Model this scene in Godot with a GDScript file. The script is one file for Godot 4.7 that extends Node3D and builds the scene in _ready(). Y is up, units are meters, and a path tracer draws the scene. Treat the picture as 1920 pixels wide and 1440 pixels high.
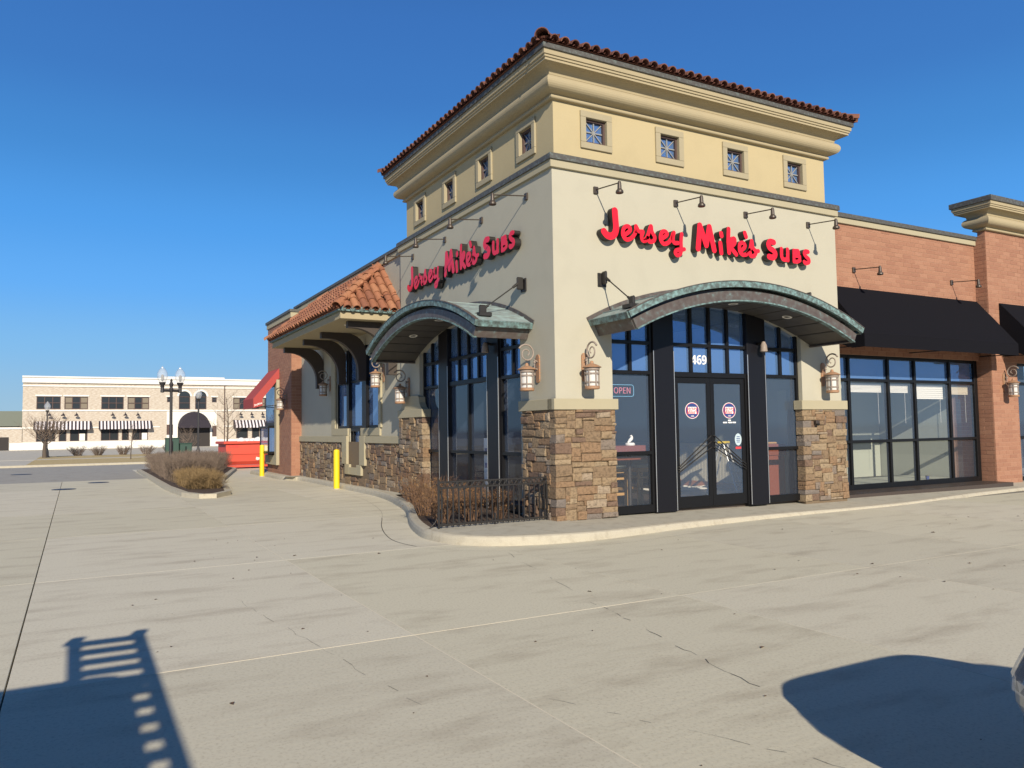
extends Node3D
# A corner sandwich shop with a square stucco tower, arched copper canopies and stone piers.
# y is up, metres. The tower's near corner is the origin; its front faces +z, its drive-through side faces -x.

const S := 6.83            # side of the square tower
const WALK := 0.15         # height of the pavement at the walls
const CAM := Vector3(-6.739, 1.6, 10.69)

var rng := RandomNumberGenerator.new()
var M := {}
var taken := {}


# ------------------------------------------------------------------ mesh builder
class MB:
	var v := PackedVector3Array()
	var n := PackedVector3Array()
	var c := PackedColorArray()
	var xf := Transform3D()
	var tint := Color.WHITE
	var tinted := false

	func tri(a: Vector3, b: Vector3, d: Vector3) -> void:   # counter-clockwise from outside
		var p := xf * a
		var q := xf * b
		var r := xf * d
		var m := (q - p).cross(r - p).normalized()
		v.append(p); v.append(r); v.append(q)
		n.append(m); n.append(m); n.append(m)
		if tinted:
			c.append(tint); c.append(tint); c.append(tint)

	func trin(a: Vector3, b: Vector3, d: Vector3, na: Vector3, nb: Vector3, nd: Vector3) -> void:
		v.append(xf * a); v.append(xf * d); v.append(xf * b)
		n.append((xf.basis * na).normalized()); n.append((xf.basis * nd).normalized()); n.append((xf.basis * nb).normalized())
		if tinted:
			c.append(tint); c.append(tint); c.append(tint)

	func quad(a: Vector3, b: Vector3, d: Vector3, e: Vector3) -> void:
		tri(a, b, d)
		tri(a, d, e)

	func quadn(a: Vector3, b: Vector3, d: Vector3, e: Vector3, na: Vector3, nb: Vector3, nd: Vector3, ne: Vector3) -> void:
		trin(a, b, d, na, nb, nd)
		trin(a, d, e, na, nd, ne)

	func box2(lo: Vector3, hi: Vector3) -> void:
		var p := [Vector3(lo.x, lo.y, lo.z), Vector3(hi.x, lo.y, lo.z), Vector3(hi.x, hi.y, lo.z), Vector3(lo.x, hi.y, lo.z), Vector3(lo.x, lo.y, hi.z), Vector3(hi.x, lo.y, hi.z), Vector3(hi.x, hi.y, hi.z), Vector3(lo.x, hi.y, hi.z)]
		quad(p[4], p[5], p[6], p[7])
		quad(p[1], p[0], p[3], p[2])
		quad(p[5], p[1], p[2], p[6])
		quad(p[0], p[4], p[7], p[3])
		quad(p[7], p[6], p[2], p[3])
		quad(p[0], p[1], p[5], p[4])

	func box(at: Vector3, s: Vector3) -> void:
		box2(at - s / 2.0, at + s / 2.0)

	func cbox(lo: Vector3, hi: Vector3, k: float) -> void:     # box with chamfered edges
		var mid := (lo + hi) / 2.0
		var h := (hi - lo) / 2.0
		k = minf(k, minf(h.x, minf(h.y, h.z)) * 0.8)
		var i := h - Vector3(k, k, k)
		for s in [-1.0, 1.0]:
			_face(mid, Vector3(s * h.x, 0, 0), Vector3(0, i.y, 0), Vector3(0, 0, i.z * s))
			_face(mid, Vector3(0, s * h.y, 0), Vector3(0, 0, i.z), Vector3(i.x * s, 0, 0))
			_face(mid, Vector3(0, 0, s * h.z), Vector3(i.x, 0, 0), Vector3(0, i.y * s, 0))
		for s in [-1.0, 1.0]:
			for t in [-1.0, 1.0]:
				_edge(mid, Vector3(s * i.x, t * h.y, 0), Vector3(s * h.x, t * i.y, 0), Vector3(0, 0, i.z), s * t)
				_edge(mid, Vector3(0, s * i.y, t * h.z), Vector3(0, s * h.y, t * i.z), Vector3(i.x, 0, 0), s * t)
				_edge(mid, Vector3(s * h.x, 0, t * i.z), Vector3(s * i.x, 0, t * h.z), Vector3(0, i.y, 0), s * t)
				for r in [-1.0, 1.0]:
					var a := mid + Vector3(s * h.x, t * i.y, r * i.z)
					var b := mid + Vector3(s * i.x, t * h.y, r * i.z)
					var d := mid + Vector3(s * i.x, t * i.y, r * h.z)
					if s * t * r > 0.0:
						tri(a, b, d)
					else:
						tri(a, d, b)

	func _face(m: Vector3, o: Vector3, p: Vector3, q: Vector3) -> void:
		quad(m + o - p - q, m + o + p - q, m + o + p + q, m + o - p + q)

	func _edge(m: Vector3, p: Vector3, q: Vector3, l: Vector3, s: float) -> void:
		if s > 0.0:
			quad(m + p - l, m + p + l, m + q + l, m + q - l)
		else:
			quad(m + p + l, m + p - l, m + q - l, m + q + l)

	func tube(pts: Array, rad, sides := 8) -> void:
		var rings := []
		var norms := []
		var up := Vector3.UP
		for i in pts.size():
			var d: Vector3 = (pts[mini(i + 1, pts.size() - 1)] - pts[maxi(i - 1, 0)]).normalized()
			if absf(d.dot(up)) > 0.95:
				up = Vector3.RIGHT if absf(d.x) < 0.9 else Vector3.BACK
			var a := d.cross(up).normalized()
			var b := a.cross(d).normalized()
			up = b
			var r: float = rad if rad is float else rad[i]
			var ring := []
			var nn := []
			for k in sides:
				var t := TAU * k / sides
				var m := a * cos(t) + b * sin(t)
				nn.append(m)
				ring.append(pts[i] + m * r)
			rings.append(ring)
			norms.append(nn)
		for i in pts.size() - 1:
			for k in sides:
				var l := (k + 1) % sides
				quadn(rings[i][l], rings[i][k], rings[i + 1][k], rings[i + 1][l], norms[i][l], norms[i][k], norms[i + 1][k], norms[i + 1][l])
		for k in range(1, sides - 1):
			tri(rings[0][0], rings[0][k], rings[0][k + 1])
			var e: Array = rings[pts.size() - 1]
			tri(e[0], e[k + 1], e[k])

	func lathe(prof: Array, seg := 20, at := Vector3.ZERO, smooth := true) -> void:   # prof: (radius, height) bottom to top
		for i in prof.size() - 1:
			var p: Vector2 = prof[i]
			var q: Vector2 = prof[i + 1]
			var e := (q - p)
			if e.length() < 1e-6:
				continue
			var sl := Vector2(e.y, -e.x).normalized()
			for k in seg:
				var t := TAU * k / seg
				var u := TAU * (k + 1) / seg
				var a := Vector3(cos(t), 0, -sin(t))
				var b := Vector3(cos(u), 0, -sin(u))
				var na := a * sl.x + Vector3.UP * sl.y
				var nb := b * sl.x + Vector3.UP * sl.y
				if not smooth:
					na = ((na + nb) / 2.0).normalized()
					nb = na
				var p0 := at + a * p.x + Vector3.UP * p.y
				var p1 := at + b * p.x + Vector3.UP * p.y
				var q0 := at + a * q.x + Vector3.UP * q.y
				var q1 := at + b * q.x + Vector3.UP * q.y
				if p.x > 1e-5:
					trin(p0, p1, q1, na, nb, nb)
				if q.x > 1e-5:
					trin(p0, q1, q0, na, nb, na)

	func prism(poly: PackedVector2Array, z0: float, z1: float, back := true) -> void:   # polygon in x-y, extruded in z
		if poly.size() < 3:
			return
		if Geometry2D.is_polygon_clockwise(poly):
			poly.reverse()
		var idx := Geometry2D.triangulate_polygon(poly)
		for i in range(0, idx.size(), 3):
			var a := poly[idx[i]]
			var b := poly[idx[i + 1]]
			var d := poly[idx[i + 2]]
			if (b - a).cross(d - a) < 0.0:
				var s := b
				b = d
				d = s
			tri(Vector3(a.x, a.y, z1), Vector3(b.x, b.y, z1), Vector3(d.x, d.y, z1))
			if back:
				tri(Vector3(a.x, a.y, z0), Vector3(d.x, d.y, z0), Vector3(b.x, b.y, z0))
		walls(poly, z0, z1)

	func walls(poly: PackedVector2Array, z0: float, z1: float) -> void:
		for i in poly.size():
			var a := poly[i]
			var b := poly[(i + 1) % poly.size()]
			quad(Vector3(a.x, a.y, z0), Vector3(b.x, b.y, z0), Vector3(b.x, b.y, z1), Vector3(a.x, a.y, z1))

	func plate(poly: PackedVector2Array, y0: float, y1: float) -> void:   # polygon in x-z (given as x, z), extruded in y
		var keep := xf
		xf = xf * Transform3D(Basis(Vector3.RIGHT, -PI / 2.0), Vector3.ZERO)
		var q := PackedVector2Array()
		for p in poly:
			q.append(Vector2(p.x, -p.y))
		prism(q, y0, y1)
		xf = keep

	func arc_band(cx: float, cy: float, r0: float, r1: float, half: float, z0: float, z1: float, steps := 28) -> void:   # part of a ring standing in x-y
		for i in steps:
			var t0 := -half + 2.0 * half * i / steps
			var t1 := -half + 2.0 * half * (i + 1) / steps
			var d0 := Vector3(sin(t0), cos(t0), 0)
			var d1 := Vector3(sin(t1), cos(t1), 0)
			var o := Vector3(cx, cy, 0)
			var f := Vector3(0, 0, z1)
			var b := Vector3(0, 0, z0)
			quad(o + d0 * r0 + f, o + d1 * r0 + f, o + d1 * r1 + f, o + d0 * r1 + f)
			quad(o + d1 * r0 + b, o + d0 * r0 + b, o + d0 * r1 + b, o + d1 * r1 + b)
			quadn(o + d0 * r1 + f, o + d1 * r1 + f, o + d1 * r1 + b, o + d0 * r1 + b, d0, d1, d1, d0)
			quadn(o + d1 * r0 + f, o + d0 * r0 + f, o + d0 * r0 + b, o + d1 * r0 + b, -d1, -d0, -d0, -d1)
			if i == 0:
				quad(o + d0 * r0 + b, o + d0 * r0 + f, o + d0 * r1 + f, o + d0 * r1 + b)
			if i == steps - 1:
				quad(o + d1 * r0 + f, o + d1 * r0 + b, o + d1 * r1 + b, o + d1 * r1 + f)

	func sweep_ring(prof: Array, lo: Vector2, hi: Vector2) -> void:   # profile (outward, y) run round a rectangle in x-z, mitred
		for i in prof.size() - 1:
			var p: Vector2 = prof[i]
			var q: Vector2 = prof[i + 1]
			var a := _corners(lo, hi, p)
			var b := _corners(lo, hi, q)
			for k in 4:
				var l := (k + 1) % 4
				quad(a[k], a[l], b[l], b[k])

	func _corners(lo: Vector2, hi: Vector2, p: Vector2) -> Array:
		return [Vector3(lo.x - p.x, p.y, hi.y + p.x), Vector3(hi.x + p.x, p.y, hi.y + p.x), Vector3(hi.x + p.x, p.y, lo.y - p.x), Vector3(lo.x - p.x, p.y, lo.y - p.x)]

	func loft(rings: Array) -> void:       # closed rings of equal size, each anticlockwise seen from above, from bottom to top; smooth
		var cnt: int = rings[0].size()
		for i in rings.size() - 1:
			for k in cnt:
				var l := (k + 1) % cnt
				quad(rings[i][k], rings[i][l], rings[i + 1][l], rings[i + 1][k])

	func shade(k: float) -> void:          # tone of the pieces that follow
		tinted = true
		tint = Color(k, k, k)

	func mesh() -> ArrayMesh:
		var arr := []
		arr.resize(Mesh.ARRAY_MAX)
		arr[Mesh.ARRAY_VERTEX] = v
		arr[Mesh.ARRAY_NORMAL] = n
		if tinted:
			arr[Mesh.ARRAY_COLOR] = c
		var m := ArrayMesh.new()
		if v.size():
			m.add_surface_from_arrays(Mesh.PRIMITIVE_TRIANGLES, arr)
		return m


func numbered(called: String) -> String:
	var k: int = taken.get(called, 0)
	taken[called] = k + 1
	return called if k == 0 else "%s_%03d" % [called, k]


func thing(called: String, label: String, category: String, at := Vector3.ZERO, turn := 0.0, group := "") -> Node3D:
	var o := Node3D.new()
	o.name = numbered(called)
	add_child(o)
	o.position = at
	o.rotation.y = turn
	o.set_meta("label", label)
	o.set_meta("category", category)
	if group:
		o.set_meta("group", group)
	return o


func part(parent: Node3D, called: String, mb, m: Material, label := "") -> MeshInstance3D:
	var o := MeshInstance3D.new()
	o.name = called
	o.mesh = mb.mesh() if mb is MB else mb
	o.material_override = m
	parent.add_child(o, true)
	if label:
		o.set_meta("label", label)
	return o


func single(called: String, mb, m: Material, label: String, category: String, group := "") -> MeshInstance3D:
	var o := part(self, numbered(called), mb, m)
	o.set_meta("label", label)
	o.set_meta("category", category)
	if group:
		o.set_meta("group", group)
	return o


func structure(called: String, mb, m: Material) -> MeshInstance3D:
	var o := part(self, numbered(called), mb, m)
	o.set_meta("kind", "structure")
	return o


func stuff(o: Node3D) -> void:
	o.set_meta("kind", "stuff")


func copy_of(o: Node3D, label: String, at: Vector3, turn: float) -> Node3D:
	var base := String(o.name)
	var r := o.duplicate()
	r.name = numbered(base)
	add_child(r)
	r.position = at
	r.rotation.y = turn
	r.set_meta("label", label)
	return r


# ------------------------------------------------------------------ materials
func lin(r: float, g: float, b: float) -> Color:
	return Color(r, g, b).linear_to_srgb()


func ntex(freq: float, octaves: int, sd: int, stops: Array, size := 512, kind := FastNoiseLite.TYPE_SIMPLEX_SMOOTH, warp := 0.0) -> NoiseTexture2D:
	var f := FastNoiseLite.new()
	f.noise_type = kind
	f.seed = sd
	f.frequency = freq
	f.fractal_octaves = octaves
	if warp > 0.0:
		f.domain_warp_enabled = true
		f.domain_warp_amplitude = warp
		f.domain_warp_frequency = freq * 1.5
	var t := NoiseTexture2D.new()
	t.width = size
	t.height = size
	t.seamless = true
	t.noise = f
	var g := Gradient.new()
	var offs := PackedFloat32Array()
	var cols := PackedColorArray()
	for s in stops:
		offs.append(s[0])
		var k = s[1]
		cols.append((Color(k, k, k) if k is float else k).linear_to_srgb())
	g.offsets = offs
	g.colors = cols
	t.color_ramp = g
	return t


func htex(freq: float, octaves: int, sd: int, size := 512, kind := FastNoiseLite.TYPE_SIMPLEX_SMOOTH) -> NoiseTexture2D:
	var f := FastNoiseLite.new()
	f.noise_type = kind
	f.seed = sd
	f.frequency = freq
	f.fractal_octaves = octaves
	var t := NoiseTexture2D.new()
	t.width = size
	t.height = size
	t.seamless = true
	t.noise = f
	return t


func mat(called: String, col: Color, rough := 0.8, metal := 0.0) -> StandardMaterial3D:
	var m := StandardMaterial3D.new()
	m.resource_name = called
	m.albedo_color = col
	m.roughness = rough
	m.metallic = metal
	M[called] = m
	return m


func tri_map(m: StandardMaterial3D, tex: Texture2D, metres: float, offset := Vector3.ZERO, world := true) -> void:
	m.albedo_texture = tex
	m.uv1_triplanar = true
	m.uv1_world_triplanar = world
	m.uv1_scale = Vector3.ONE / metres
	m.uv1_offset = offset
	m.uv1_triplanar_sharpness = 4.0


func detail(m: StandardMaterial3D, tex: Texture2D, metres: float) -> void:
	m.detail_enabled = true
	m.detail_albedo = tex
	m.detail_blend_mode = BaseMaterial3D.BLEND_MODE_MUL
	m.detail_uv_layer = BaseMaterial3D.DETAIL_UV_2
	m.uv2_triplanar = true
	m.uv2_world_triplanar = true
	m.uv2_scale = Vector3.ONE / metres
	m.uv2_triplanar_sharpness = 4.0


func relief(m: StandardMaterial3D, tex: Texture2D, cm: float) -> void:
	m.heightmap_enabled = true
	m.heightmap_texture = tex
	m.heightmap_scale = cm


func materials() -> void:
	var coarse := ntex(0.008, 4, 11, [[0.0, 0.78], [0.5, 0.95], [1.0, 1.1]])
	var fine := ntex(0.12, 3, 12, [[0.15, 0.80], [0.5, 0.97], [0.85, 1.08]])
	var grain := ntex(0.3, 2, 13, [[0.2, 0.82], [0.5, 1.0], [0.8, 1.1]])
	var bump := htex(0.18, 3, 14)
	var stain := ntex(0.011, 8, 15, [[0.0, Color(0.76, 0.735, 0.72)], [0.3, Color(0.925, 0.915, 0.91)], [0.48, 1.0], [0.7, Color(1.01, 1.02, 1.03)], [1.0, 1.08]], 1024)
	(stain.noise as FastNoiseLite).fractal_gain = 0.62
	var speck := ntex(0.05, 5, 16, [[0.05, Color(0.66, 0.63, 0.60)], [0.28, Color(0.90, 0.89, 0.88)], [0.5, 1.0], [0.75, 1.04], [0.95, 1.16]], 1024)
	(speck.noise as FastNoiseLite).fractal_gain = 0.72
	# concrete, five pours of slightly different tone
	for i in 5:
		var t: float = [1.0, 0.95, 1.04, 0.97, 1.01][i]
		var m := mat("concrete_%d" % i, lin(0.59 * t, 0.555 * t, 0.44 * t * (1.0 + 0.02 * (i % 3 - 1))), 0.85)
		tri_map(m, stain, 7.3 + i * 0.9, Vector3(i * 0.37, 0, i * 0.61))
		m.uv1_scale = Vector3(0.055, 0.1, 0.15 + 0.01 * i)          # stains drawn out the way cars cross the lot
		detail(m, speck, 1.7)
		relief(m, bump, 0.1)
	var m2 := mat("kerb", lin(0.45, 0.415, 0.33), 0.85)
	tri_map(m2, stain, 2.6)
	detail(m2, speck, 0.9)
	var m3 := mat("walk", lin(0.44, 0.415, 0.34), 0.85)
	tri_map(m3, stain, 3.7, Vector3(0.2, 0, 0.7))
	detail(m3, speck, 1.0)
	var asph := mat("asphalt", lin(0.34, 0.325, 0.29), 0.9)
	tri_map(asph, stain, 9.0)
	detail(asph, speck, 1.2)
	tri_map(mat("far_pavement", lin(0.50, 0.47, 0.40), 0.9), stain, 9.0)
	tri_map(mat("base_ground", lin(0.20, 0.19, 0.16), 0.9), stain, 17.0)
	mat("joint_sealant", lin(0.66, 0.60, 0.47), 0.7)
	mat("joint_dark", lin(0.05, 0.048, 0.045), 0.9)
	mat("white_paint", lin(0.66, 0.64, 0.60), 0.7)
	mat("paint_teal", lin(0.20, 0.42, 0.38), 0.7)
	var grass := mat("dry_grass", lin(0.50, 0.385, 0.18), 0.95)
	tri_map(grass, ntex(0.05, 4, 21, [[0.1, 0.6], [0.5, 1.0], [0.9, 1.2]]), 4.0)
	var mulch := mat("mulch", lin(0.115, 0.075, 0.055), 0.95)
	tri_map(mulch, ntex(0.16, 3, 22, [[0.15, 0.3], [0.5, 1.0], [0.85, 1.8]]), 1.1)
	relief(mulch, bump, 3.0)
	# walls
	var stucco := {"stucco_cream": lin(0.425, 0.402, 0.322), "stucco_yellow": lin(0.44, 0.365, 0.215), "stucco_trim": lin(0.375, 0.335, 0.23), "stucco_cornice": lin(0.37, 0.31, 0.195), "stucco_window": lin(0.345, 0.30, 0.20)}
	for k in stucco:
		var m := mat(k, stucco[k], 0.9)
		tri_map(m, ntex(0.012, 4, 31, [[0.0, 0.96], [0.5, 1.0], [1.0, 1.03]]), 4.2)
		detail(m, ntex(0.25, 3, 32, [[0.2, 0.93], [0.5, 1.0], [0.8, 1.04]]), 0.55)
		relief(m, bump, 0.09)
	var tones := [[0.33, 0.165, 0.104], [0.31, 0.152, 0.096], [0.345, 0.177, 0.113], [0.295, 0.142, 0.09]]
	for i in tones.size():
		var m := mat("brick_%d" % i, lin(tones[i][0], tones[i][1], tones[i][2]), 0.9)
		tri_map(m, ntex(0.05, 4, 41, [[0.1, 0.82], [0.5, 1.0], [0.9, 1.12]]), 1.1)
		relief(m, bump, 0.15)
	tri_map(mat("mortar_brick", lin(0.43, 0.25, 0.17), 0.95), fine, 0.8)
	tri_map(mat("far_brick_dark", lin(0.30, 0.115, 0.065), 0.95), fine, 0.8)
	# ledge stone
	var st := [[0.36, 0.245, 0.135], [0.29, 0.19, 0.105], [0.22, 0.135, 0.085], [0.40, 0.285, 0.165], [0.33, 0.20, 0.105], [0.27, 0.205, 0.15], [0.42, 0.31, 0.20]]
	var veins := ntex(0.022, 5, 51, [[0.0, 0.5], [0.35, 0.85], [0.6, 1.05], [1.0, 1.3]], 512, FastNoiseLite.TYPE_SIMPLEX_SMOOTH, 25.0)
	var lime := ntex(0.03, 4, 53, [[0.0, 0.6], [0.5, 1.0], [0.62, 1.1], [0.72, 2.1], [1.0, 2.6]], 512)
	for i in st.size():
		var m := mat("stone_%d" % i, lin(st[i][0] * 0.78, st[i][1] * 0.82, st[i][2] * 0.90), 0.9)
		tri_map(m, veins, 0.9, Vector3(i * 0.31, i * 0.17, i * 0.53))
		detail(m, grain, 0.35)
		relief(m, htex(0.05, 4, 52), 1.2)
	var ml := mat("stone_7", lin(0.22, 0.185, 0.16), 0.9)
	tri_map(ml, lime, 0.55)
	relief(ml, bump, 0.9)
	tri_map(mat("mortar_stone", lin(0.17, 0.125, 0.08), 0.95), fine, 0.7)
	# copper, clay, metal
	var cop := mat("copper_green", lin(1, 1, 1), 0.65)
	tri_map(cop, ntex(0.02, 7, 61, [[0.0, Color(0.055, 0.065, 0.062)], [0.32, Color(0.085, 0.115, 0.112)], [0.52, Color(0.12, 0.18, 0.178)], [0.72, Color(0.155, 0.26, 0.262)], [1.0, Color(0.24, 0.38, 0.38)]], 512), 1.3)
	(cop.albedo_texture.noise as FastNoiseLite).fractal_gain = 0.6
	var cob := mat("copper_brown", lin(1, 1, 1), 0.55)
	tri_map(cob, ntex(0.016, 5, 62, [[0.0, Color(0.068, 0.052, 0.047)], [0.5, Color(0.092, 0.075, 0.068)], [0.7, Color(0.098, 0.092, 0.086)], [0.86, Color(0.115, 0.14, 0.137)], [1.0, Color(0.18, 0.26, 0.26)]], 512, FastNoiseLite.TYPE_SIMPLEX_SMOOTH), 1.3)
	var cot := mat("copper_sheet", lin(1, 1, 1), 0.6)
	tri_map(cot, ntex(0.014, 4, 63, [[0.0, Color(0.17, 0.185, 0.178)], [0.4, Color(0.22, 0.265, 0.262)], [0.7, Color(0.25, 0.325, 0.325)], [1.0, Color(0.30, 0.40, 0.405)]]), 1.6)
	var soff := mat("copper_soffit", lin(0.062, 0.056, 0.049), 0.6)
	tri_map(soff, coarse, 1.2)
	var cope := mat("coping_metal", lin(1, 1, 1), 0.6)
	tri_map(cope, ntex(0.03, 4, 64, [[0.0, Color(0.065, 0.06, 0.056)], [0.55, Color(0.082, 0.08, 0.073)], [0.75, Color(0.10, 0.112, 0.105)], [1.0, Color(0.15, 0.19, 0.18)]]), 1.4)
	var clay := [[0.335, 0.142, 0.076], [0.29, 0.116, 0.063], [0.37, 0.168, 0.09], [0.24, 0.098, 0.058]]
	for i in clay.size():
		var m := mat("clay_%d" % i, lin(clay[i][0], clay[i][1], clay[i][2]), 0.85)
		tri_map(m, ntex(0.03, 4, 65, [[0.0, 0.6], [0.5, 1.0], [1.0, 1.25]]), 0.8)
	var dark_tones := [[0.165, 0.066, 0.044], [0.14, 0.055, 0.039], [0.195, 0.08, 0.05], [0.115, 0.047, 0.036]]  # darker set of the clay tones, used on the tower roof
	for i in dark_tones.size():
		tri_map(mat("dark_clay_%d" % i, lin(dark_tones[i][0], dark_tones[i][1], dark_tones[i][2]), 0.85), ntex(0.03, 4, 68, [[0.0, 0.6], [0.5, 1.0], [1.0, 1.3]]), 0.8)
	mat("black_metal", lin(0.008, 0.008, 0.009), 0.4).metallic_specular = 0.35
	mat("black_panel", lin(0.008, 0.008, 0.011), 0.4).metallic_specular = 0.35
	mat("dark_iron", lin(0.018, 0.016, 0.015), 0.5)
	mat("bracket_brown", lin(0.045, 0.034, 0.028), 0.6)
	mat("lamp_bronze", lin(0.07, 0.055, 0.045), 0.45, 0.3)
	var rust := mat("lantern_rust", lin(1, 1, 1), 0.7)
	tri_map(rust, ntex(0.03, 4, 66, [[0.0, Color(0.20, 0.17, 0.14)], [0.45, Color(0.28, 0.19, 0.13)], [0.6, Color(0.42, 0.19, 0.08)], [1.0, Color(0.47, 0.24, 0.11)]]), 0.35, Vector3.ZERO)
	var grey := mat("lantern_grey", lin(1, 1, 1), 0.65)
	tri_map(grey, ntex(0.03, 4, 67, [[0.0, Color(0.16, 0.12, 0.10)], [0.5, Color(0.27, 0.22, 0.185)], [1.0, Color(0.36, 0.31, 0.27)]]), 0.3)
	mat("lantern_glass", lin(0.62, 0.60, 0.57), 0.25)
	mat("awning_black", lin(0.008, 0.008, 0.011), 0.9).metallic_specular = 0.2
	mat("awning_red", lin(0.36, 0.055, 0.05), 0.85)
	mat("sign_red", lin(0.80, 0.012, 0.028), 0.35)
	mat("sign_return", lin(0.017, 0.014, 0.013), 0.5)
	mat("white", lin(0.78, 0.78, 0.77), 0.6)
	mat("off_white", lin(0.70, 0.68, 0.62), 0.8)
	mat("muntin_grey", lin(0.26, 0.26, 0.25), 0.5)
	mat("yellow_paint", lin(0.75, 0.55, 0.012), 0.5)
	mat("dumpster_red", lin(0.60, 0.08, 0.05), 0.55)
	mat("utility_green", lin(0.022, 0.06, 0.045), 0.6)
	mat("lamp_black", lin(0.03, 0.028, 0.03), 0.5)
	mat("wood_tan", lin(0.42, 0.25, 0.09), 0.55)
	mat("wood_red", lin(0.19, 0.055, 0.032), 0.5)
	mat("aluminium", lin(0.55, 0.56, 0.57), 0.35, 0.6)
	mat("rubber", lin(0.02, 0.02, 0.02), 0.8)
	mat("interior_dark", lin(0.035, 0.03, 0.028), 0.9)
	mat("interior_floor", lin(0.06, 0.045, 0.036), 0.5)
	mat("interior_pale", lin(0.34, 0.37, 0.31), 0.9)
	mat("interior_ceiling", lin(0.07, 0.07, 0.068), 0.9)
	mat("wainscot", lin(0.55, 0.51, 0.39), 0.7)
	mat("orange_base", lin(0.42, 0.16, 0.05), 0.6)
	mat("cloth_white", lin(0.66, 0.64, 0.58), 0.9)
	mat("blind", lin(0.58, 0.50, 0.36), 0.8)
	mat("navy", lin(0.03, 0.055, 0.20), 0.5)
	mat("logo_red", lin(0.62, 0.05, 0.06), 0.5)
	mat("sticker_blue", lin(0.45, 0.55, 0.60), 0.6)
	mat("neon_blue", lin(0.18, 0.42, 0.62), 0.4)
	mat("neon_red", lin(0.55, 0.16, 0.20), 0.4)
	for g in [["glass", 0.46, lin(0.24, 0.46, 0.92)], ["glass_mid", 0.085, lin(0.36, 0.52, 0.82)], ["glass_clear", 0.03, lin(0.4, 0.5, 0.7)]]:       # coated shop glass; mirrored sky blue put into the tint, strongest in the transoms
		var gm := mat(g[0], g[2], 0.015, g[1])
		gm.transparency = BaseMaterial3D.TRANSPARENCY_ALPHA
		gm.albedo_color.a = 0.03
	mat("glass_far", lin(0.028, 0.032, 0.036), 0.1)
	var globe := mat("lamp_globe", lin(0.75, 0.78, 0.82), 0.12, 0.05)
	globe.transparency = BaseMaterial3D.TRANSPARENCY_ALPHA
	globe.albedo_color.a = 0.2
	# far building
	var fb := mat("far_brick", lin(1, 1, 1), 0.95)
	tri_map(fb, ntex(0.09, 3, 71, [[0.15, Color(0.34, 0.265, 0.20)], [0.5, Color(0.47, 0.415, 0.345)], [0.85, Color(0.58, 0.545, 0.49)]]), 5.0)
	fb.uv1_scale = Vector3(0.045, 0.55, 0.045)
	mat("far_white", lin(0.70, 0.68, 0.63), 0.85)
	mat("far_roof", lin(0.19, 0.21, 0.17), 0.9)
	mat("stripe_white", lin(0.66, 0.62, 0.64), 0.85)
	mat("stripe_black", lin(0.025, 0.02, 0.03), 0.85)
	mat("window_frame_brown", lin(0.075, 0.045, 0.04), 0.7)
	mat("curtain_tan", lin(0.20, 0.17, 0.13), 0.9)
	# plants
	mat("twig_grey", lin(0.185, 0.14, 0.11), 0.9).vertex_color_use_as_albedo = true
	mat("twig_brown", lin(0.15, 0.085, 0.05), 0.9).vertex_color_use_as_albedo = true
	mat("twig_gold", lin(0.25, 0.17, 0.08), 0.9).vertex_color_use_as_albedo = true
	mat("bark", lin(0.10, 0.078, 0.062), 0.95)
	mat("needle", lin(0.020, 0.032, 0.014), 0.9)
	mat("leaf_gold", lin(0.30, 0.155, 0.05), 0.85).vertex_color_use_as_albedo = true
	mat("dead_leaf", lin(0.10, 0.055, 0.03), 0.9)
	# vehicles
	var sil := mat("car_silver", lin(0.38, 0.375, 0.34), 0.35, 0.35)
	sil.clearcoat_enabled = true
	sil.clearcoat = 1.0
	sil.clearcoat_roughness = 0.05
	mat("van_paint", lin(0.55, 0.55, 0.54), 0.35)
	mat("car_glass", lin(0.012, 0.014, 0.016), 0.05)
	var lens := mat("lens_clear", lin(0.7, 0.72, 0.75), 0.03, 0.15)
	lens.transparency = BaseMaterial3D.TRANSPARENCY_ALPHA
	lens.albedo_color.a = 0.12
	mat("chrome", lin(0.75, 0.75, 0.75), 0.08, 1.0)
	mat("amber", lin(0.70, 0.30, 0.05), 0.3)
	mat("car_plastic", lin(0.03, 0.03, 0.03), 0.6)


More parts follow.
